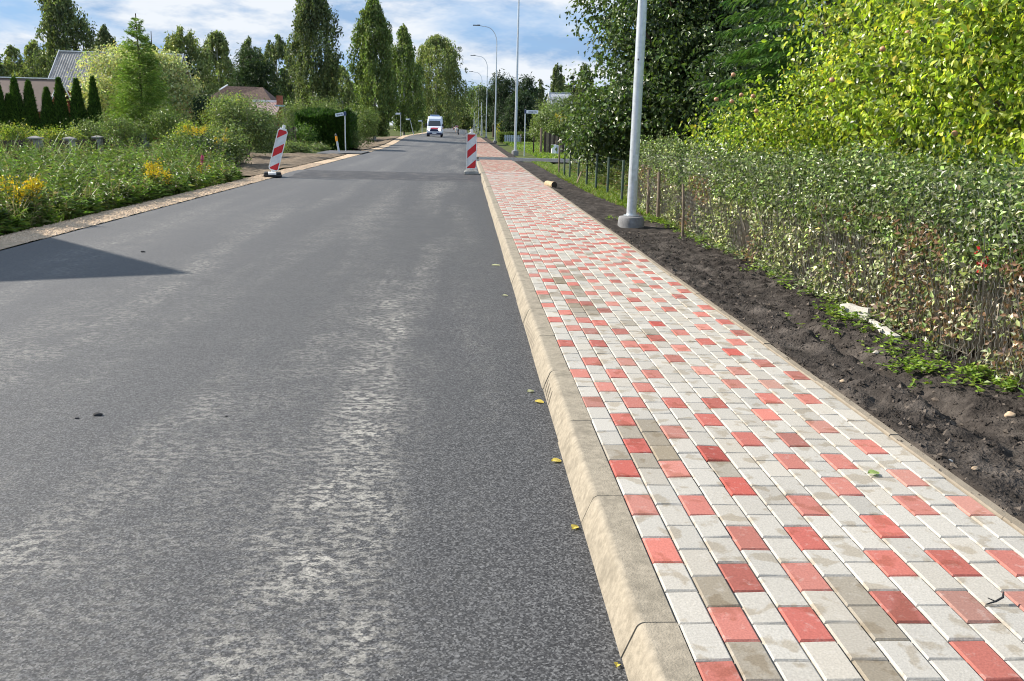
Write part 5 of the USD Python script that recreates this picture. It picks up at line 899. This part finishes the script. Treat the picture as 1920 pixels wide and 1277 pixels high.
w1_ = blades(r, X, Y, gz(X, Y)-0.02, H*1.0, 0.025+0.045*r.random(len(X))**1.5, 0.35+0.7*r.random(len(X)), GW, [.38, .32, .25, .05])
def weed_plants(n, hmin, hmax, per, L, cols, p, colw=None, region=None, up=0.3):
    X, Y, t_ = left_pts(n) if region is None else region(n); Hh = (hmin+(hmax-hmin)*r.random(n))*(0.24+0.76*sm((LX-0.6-X)/1.7) if region is None else 1); zb = gz(X, Y); Hh = Hh*((0.45+1.1*fb(X, Y, 0.75, 71))*(1-0.38*sm((-X-10)/4)) if region is None else 1)
    k = np.repeat(np.arange(n), per); u = 0.12+0.88*r.random(len(k)); lean = r.normal(0, .14, (n, 2)); a = r.random(len(k))*2*np.pi
    c = np.c_[X[k]+lean[k, 0]*Hh[k]*u, Y[k]+lean[k, 1]*Hh[k]*u, zb[k]+Hh[k]*u]; d = unit(np.c_[np.cos(a), np.sin(a), up+0.3*r.normal(0, 1, len(k))]); nn = unit(np.array([0, 0, 1.0])+0.4*r.normal(0, 1, (len(k), 3))); s = (1.15-0.6*u)*(0.7+0.5*r.random(len(k)))
    lv = leaf_quads(c, d, nn, L*s, L*0.3*s, 0.2); lt = tints(r, len(k), cols, p, 0.2)*np.repeat((0.88+0.40*r.normal(0, 1, n)).clip(.22, 2.1)[k], 4)[:, None]
    st_ = blades(r, X, Y, zb-0.02, Hh, np.full(n, 0.012), np.abs(lean[:, 0])*0.4, [(0.12, 0.13, 0.05)])
    return lv, lt, st_, (X+lean[:, 0]*Hh, Y+lean[:, 1]*Hh, zb+Hh)
a1, ta, s1, _ = weed_plants(5600, 0.6, 1.55, 18, 0.20, GW, [.3, .3, .36, .04]); a2, tb_, s2, _ = weed_plants(2200, 0.6, 1.40, 24, 0.08, [(0.13, 0.15, 0.08), (0.10, 0.13, 0.06), (0.20, 0.16, 0.10)], None)
X, Y, t_ = left_pts(4200); k = fb(X, Y, 0.4, 55) > 0.45; X, Y = X[k], Y[k]; pl_ = blades(r, X, Y, gz(X, Y)+0.60*sm((LX-0.9-X)/2.0), 0.35+0.45*r.random(len(X)), 0.007+0.010*r.random(len(X)), 0.2+0.35*r.random(len(X)), [(0.26, 0.20, 0.13), (0.20, 0.16, 0.10), (0.20, 0.21, 0.10)])
a3, tc, s3, _ = weed_plants(900, 1.0, 2.0, 34, 0.13, [(0.19, 0.26, 0.06), (0.12, 0.18, 0.04), (0.22, 0.17, 0.11)], [.4, .35, .25], up=0.7)
X, Y, t_ = left_pts(2600); k = (fb(X, Y, 0.45, 77) > 0.42)*(LX-X > 2.0); X, Y = X[k], Y[k]; rb_ = blades(r, X, Y, gz(X, Y), 1.15+0.6*r.random(len(X)), 0.03+0.025*r.random(len(X)), 0.35+0.5*r.random(len(X)), [(0.16, 0.24, 0.06), (0.10, 0.16, 0.035), (0.24, 0.25, 0.12)], [.45, .4, .15])
vv, ff = cat(rb_[:2], a3, s3[:2], w1_[:2], a1, s1[:2], a2, s2[:2], pl_[:2])
mesh('tall_weeds', (vv, ff), LEAFD, tint=np.vstack([rb_[2], tc, s3[2], w1_[2], ta, s1[2], tb_, s2[2], pl_[2]]), label='tall wild grass and weeds filling the ditch left of the gravel shoulder', cat='weeds', kind='stuff')
def goldenrod(px, py, Y, n, hgt, spread, label, seed):
    rr = np.random.default_rng(seed); c0_ = pix(px, py, Y); zb = float(gz(c0_[0], Y)); t = thing('goldenrod', label, 'flowering plant', (c0_[0], Y, zb)); H_ = c0_[2]-zb
    st_, fl, flt = [], [], []
    for k in range(n):
        q = rr.normal(0, spread, 2); h = H_*(0.85+0.25*rr.random()); st_.append(tube([(q[0]*.4, q[1]*.4, 0), (q[0], q[1], h)], [0.006, 0.003], 4, False)); m_ = 46
        c = np.c_[q[0]+rr.normal(0, .045, m_), q[1]+rr.normal(0, .045, m_), h-0.10+rr.normal(0, .06, m_)]; v, f = leaf_quads(c, rdir(rr, m_), rdir(rr, m_), 0.045, 0.03); fl.append((v, f)); flt.append(tints(rr, m_, [(0.62, 0.42, 0.015), (0.50, 0.36, 0.02), (0.20, 0.22, 0.03)], [.5, .35, .15]))
    mesh('stems', cat(*st_), pm('green_stem', (0.09, 0.12, 0.035), 0.7, 0.2), t, kind='stuff'); mesh('flower_heads', cat(*fl), LEAFD, t, tint=np.vstack(flt), kind='stuff'); m_ = 30*n
    zz = H_*rr.random(m_)*0.85; c = np.c_[rr.normal(0, spread, m_)*(.4+.6*zz/H_), rr.normal(0, spread, m_)*(.4+.6*zz/H_), zz]; mesh('leaves', leaf_quads(c, unit(rr.normal(0, 1, (m_, 3))*[1, 1, .3]), unit(np.array([0, 0, 1.])+.5*rr.normal(0, 1, (m_, 3))), 0.12, 0.025), LEAFD, t, tint=tints(rr, m_, G_MID))
goldenrod(42, 338, 14.2, 16, 1.2, 0.16, 'clump of yellow goldenrod nearest the left picture edge', 171); goldenrod(283, 305, 20.5, 7, 1.2, 0.09, 'upper left tuft of the yellow goldenrod group in mid weeds', 172); goldenrod(300, 320, 20.0, 8, 1.1, 0.12, 'lower right tuft of the yellow goldenrod group in mid weeds', 173)
goldenrod(372, 240, 40, 22, 1.5, 0.5, 'wide yellow flowering clump behind the bushes near the last pillar', 174); goldenrod(398, 258, 33, 6, 1.2, 0.2, 'small yellow flower tuft right of the wide clump', 175); goldenrod(378, 314, 25, 4, 1.0, 0.1, 'few yellow flowers near the shoulder beside the pink spike', 176)
goldenrod(1051, 219, 57.5, 9, 1.0, 0.22, 'orange yellow flowers showing at the dark bush on the right', 177)
rr = np.random.default_rng(178); fw = pix(379, 297, 25.5); fp = thing('fireweed', 'single pink flower spike among the weeds before the ditch end', 'flowering plant', (fw[0], 25.5, float(gz(fw[0], 25.5)))); hh_ = fw[2]-float(gz(fw[0], 25.5))
mesh('stem', tube([(0, 0, 0), (0.02, 0, hh_)], [0.006, 0.003], 5), MATS['green_stem'], fp); m_ = 120; mesh('flower_spike', leaf_quads(np.c_[rr.normal(0, .02, m_), rr.normal(0, .02, m_), hh_-0.25*rr.random(m_)+.08], rdir(rr, m_), rdir(rr, m_), 0.04, 0.03), LEAFD, fp, tint=tints(rr, m_, [(0.45, 0.08, 0.25), (0.35, 0.06, 0.2)]))
# right: grass strip, lime lawn, seedlings on the soil
r = np.random.default_rng(180)
n = 20000; Y = 14+29*r.random(n)**1.3; lo_ = np.interp(Y, [14, 17, 22, 30, 43], [3.45, 3.28, 3.05, 3.0, 3.05]); X = lo_+(0.62+0.2*r.random(n))*r.random(n); k = (fb(X, Y, 2.0, 61) > 0.34)*(X > lo_); X, Y = X[k], Y[k]
g1_ = blades(r, X, Y, np.full(len(X), 0.03), 0.05+0.10*r.random(len(X)), 0.010+0.012*r.random(len(X)), 0.3+0.5*r.random(len(X)), [(0.15, 0.22, 0.03), (0.20, 0.26, 0.04), (0.10, 0.16, 0.025), (0.32, 0.26, 0.13)], [.35, .3, .28, .07])
n = 17000; Y = 47.5+50*r.random(n); X = 3.9+r.random(n)*5.5; g2_ = blades(r, X, Y, gz(X, Y)-0.02, 0.10+0.16*r.random(n), 0.03+0.03*r.random(n), 0.3+0.5*r.random(n), [(0.17, 0.25, 0.03), (0.22, 0.29, 0.04), (0.12, 0.19, 0.03)])
vv, ff = cat(g1_[:2], g2_[:2]); mesh('verge_grass', (vv, ff), LEAFD, tint=np.vstack([g1_[2], g2_[2]]), label='lime green grass strip along the fence and lawn beyond the driveway', cat='grass', kind='stuff')
def seedlings(cx, cy, rad, n, per, L, col):
    X = cx+rad[0]*r.normal(0, 1, n); Y = cy+rad[1]*r.normal(0, 1, n); k = np.repeat(np.arange(n), per); a = r.random(len(k))*2*np.pi
    zb = soil_z(np.clip(X, 2.25, 4.2), Y)
    c = np.c_[X[k], Y[k], zb[k]+0.02+0.045*r.random(len(k))]; d = unit(np.c_[np.cos(a), np.sin(a), 0.25+0.2*r.normal(0, 1, len(k))]); nn = unit(np.array([0, 0, 1.0])+0.3*r.normal(0, 1, (len(k), 3)))
    return leaf_quads(c, d, nn, L*(0.6+0.7*r.random(len(k))), L*0.6, 0.1), tints(r, len(k), col, None, 0.2)
reg = lambda n: (3.75+2.6*r.random(n)**1.3, 18.5+16*r.random(n), None)
a4, td, s4, _ = weed_plants(900, 0.25, 0.95, 20, 0.11, G_SHRUB+[(0.36, 0.16, 0.17)], [.34, .3, .28, .08], region=reg)
vv, ff = cat(a4, s4[:2]); mesh('garden_plants', (vv, ff), LEAFD, tint=np.vstack([td, s4[2]]), label='garden plants with some pink flowers growing behind the green posts', cat='garden plants', kind='stuff')
SD = [(0.16, 0.24, 0.03), (0.21, 0.29, 0.04), (0.11, 0.18, 0.03)]; out = []
for px, py, ra, n_ in [(1730, 690, (.12, .14), 46), (1840, 715, (.08, .08), 26), (1905, 738, (.1, .1), 24), (1580, 600, (.05, .1), 30), (1600, 625, (.16, .25), 26), (1560, 578, (.08, .3), 30), (1660, 650, (.25, .3), 26), (1780, 720, (.15, .15), 16), (1450, 520, (.15, .5), 30), (1330, 460, (.15, .7), 50), (1250, 425, (.12, .6), 60), (1215, 415, (.08, .2), 24), (1150, 415, (.06, .15), 10), (1880, 690, (.2, .2), 20), (1640, 600, (.1, .3), 30)]:
    g_ = gp(px, py, 0.06); out.append(seedlings(g_[0], g_[1], ra, n_, 7, 0.042, SD))
n_ = 420; out.append(seedlings(FX-0.05, 10.5, (0.10, 3.2), n_, 7, 0.04, G_HEDGE))
vv, ff = cat(*[a for a, b in out]); mesh('seedlings', (vv, ff), LEAFD, tint=np.vstack([b for a, b in out]), label='light green seedlings scattered on the dark soil before the fence', cat='seedlings', kind='stuff')
# crumbs of soil and gravel grains as real relief
def crumbs(n, X, Y, Z, s, r):
    v0 = np.array([[1, 0, 0], [0, 1, 0], [-1, 0, 0], [0, -1, 0], [0, 0, 1], [0, 0, -1.0]]); f0 = np.array([[0, 1, 4], [1, 2, 4], [2, 3, 4], [3, 0, 4], [1, 0, 5], [2, 1, 5], [3, 2, 5], [0, 3, 5]]); sc = s[:, None]*(0.6+0.8*r.random((n, 3))); a = r.random(n)*6.28
    v = v0[None]*sc[:, None, :]; c, q = np.cos(a)[:, None], np.sin(a)[:, None]; v = np.stack([v[..., 0]*c-v[..., 1]*q, v[..., 0]*q+v[..., 1]*c, v[..., 2]*0.75], -1)*(0.7+0.6*r.random((n, 6, 1)))+np.c_[X, Y, Z][:, None]
    return v.reshape(-1, 3), (f0[None]+6*np.arange(n)[:, None, None]).reshape(-1, 3)
n = 18000; Y = 2.2+12*r.random(n)**1.4; X = 2.24+1.5*r.random(n); mesh('soil_clods', crumbs(n, X, Y, soil_z(X, Y), 0.003+0.013*r.random(n)**2.5, r), SOIL, label='loose dark soil clods on the verge', cat='soil', kind='stuff')
n = 1700; Y = 2.2+12*r.random(n)**1.4; X = 2.14+1.7*r.random(n)**1.3; Z = np.where(X > 2.22, soil_z(np.maximum(X, 2.24), Y), 0.130); mesh('dry_crumbs', crumbs(n, X, Y, Z, np.where(X > 2.22, 0.006+0.022*r.random(n)**2.5, 0.003+0.004*r.random(n)), r), pm('dry_crumb', (0.105, 0.088, 0.074), 0.95, 0.1, var=0.45, scale=40), label='drier paler crumbs scattered on the soil verge and edging', cat='soil crumbs', kind='stuff')
n = 15000; Y = 12+26*r.random(n)**1.3; X = LX-0.0-0.80*r.random(n); Z = shoulder_z(X, Y); mesh('loose_gravel', crumbs(n, X, Y, Z, 0.007+0.016*r.random(n)**2, r), pm('gravel_grain', (0.52, 0.40, 0.29), 0.85, 0.2, var=0.35, scale=60), label='loose tan gravel grains on the road shoulder', cat='gravel', kind='stuff')
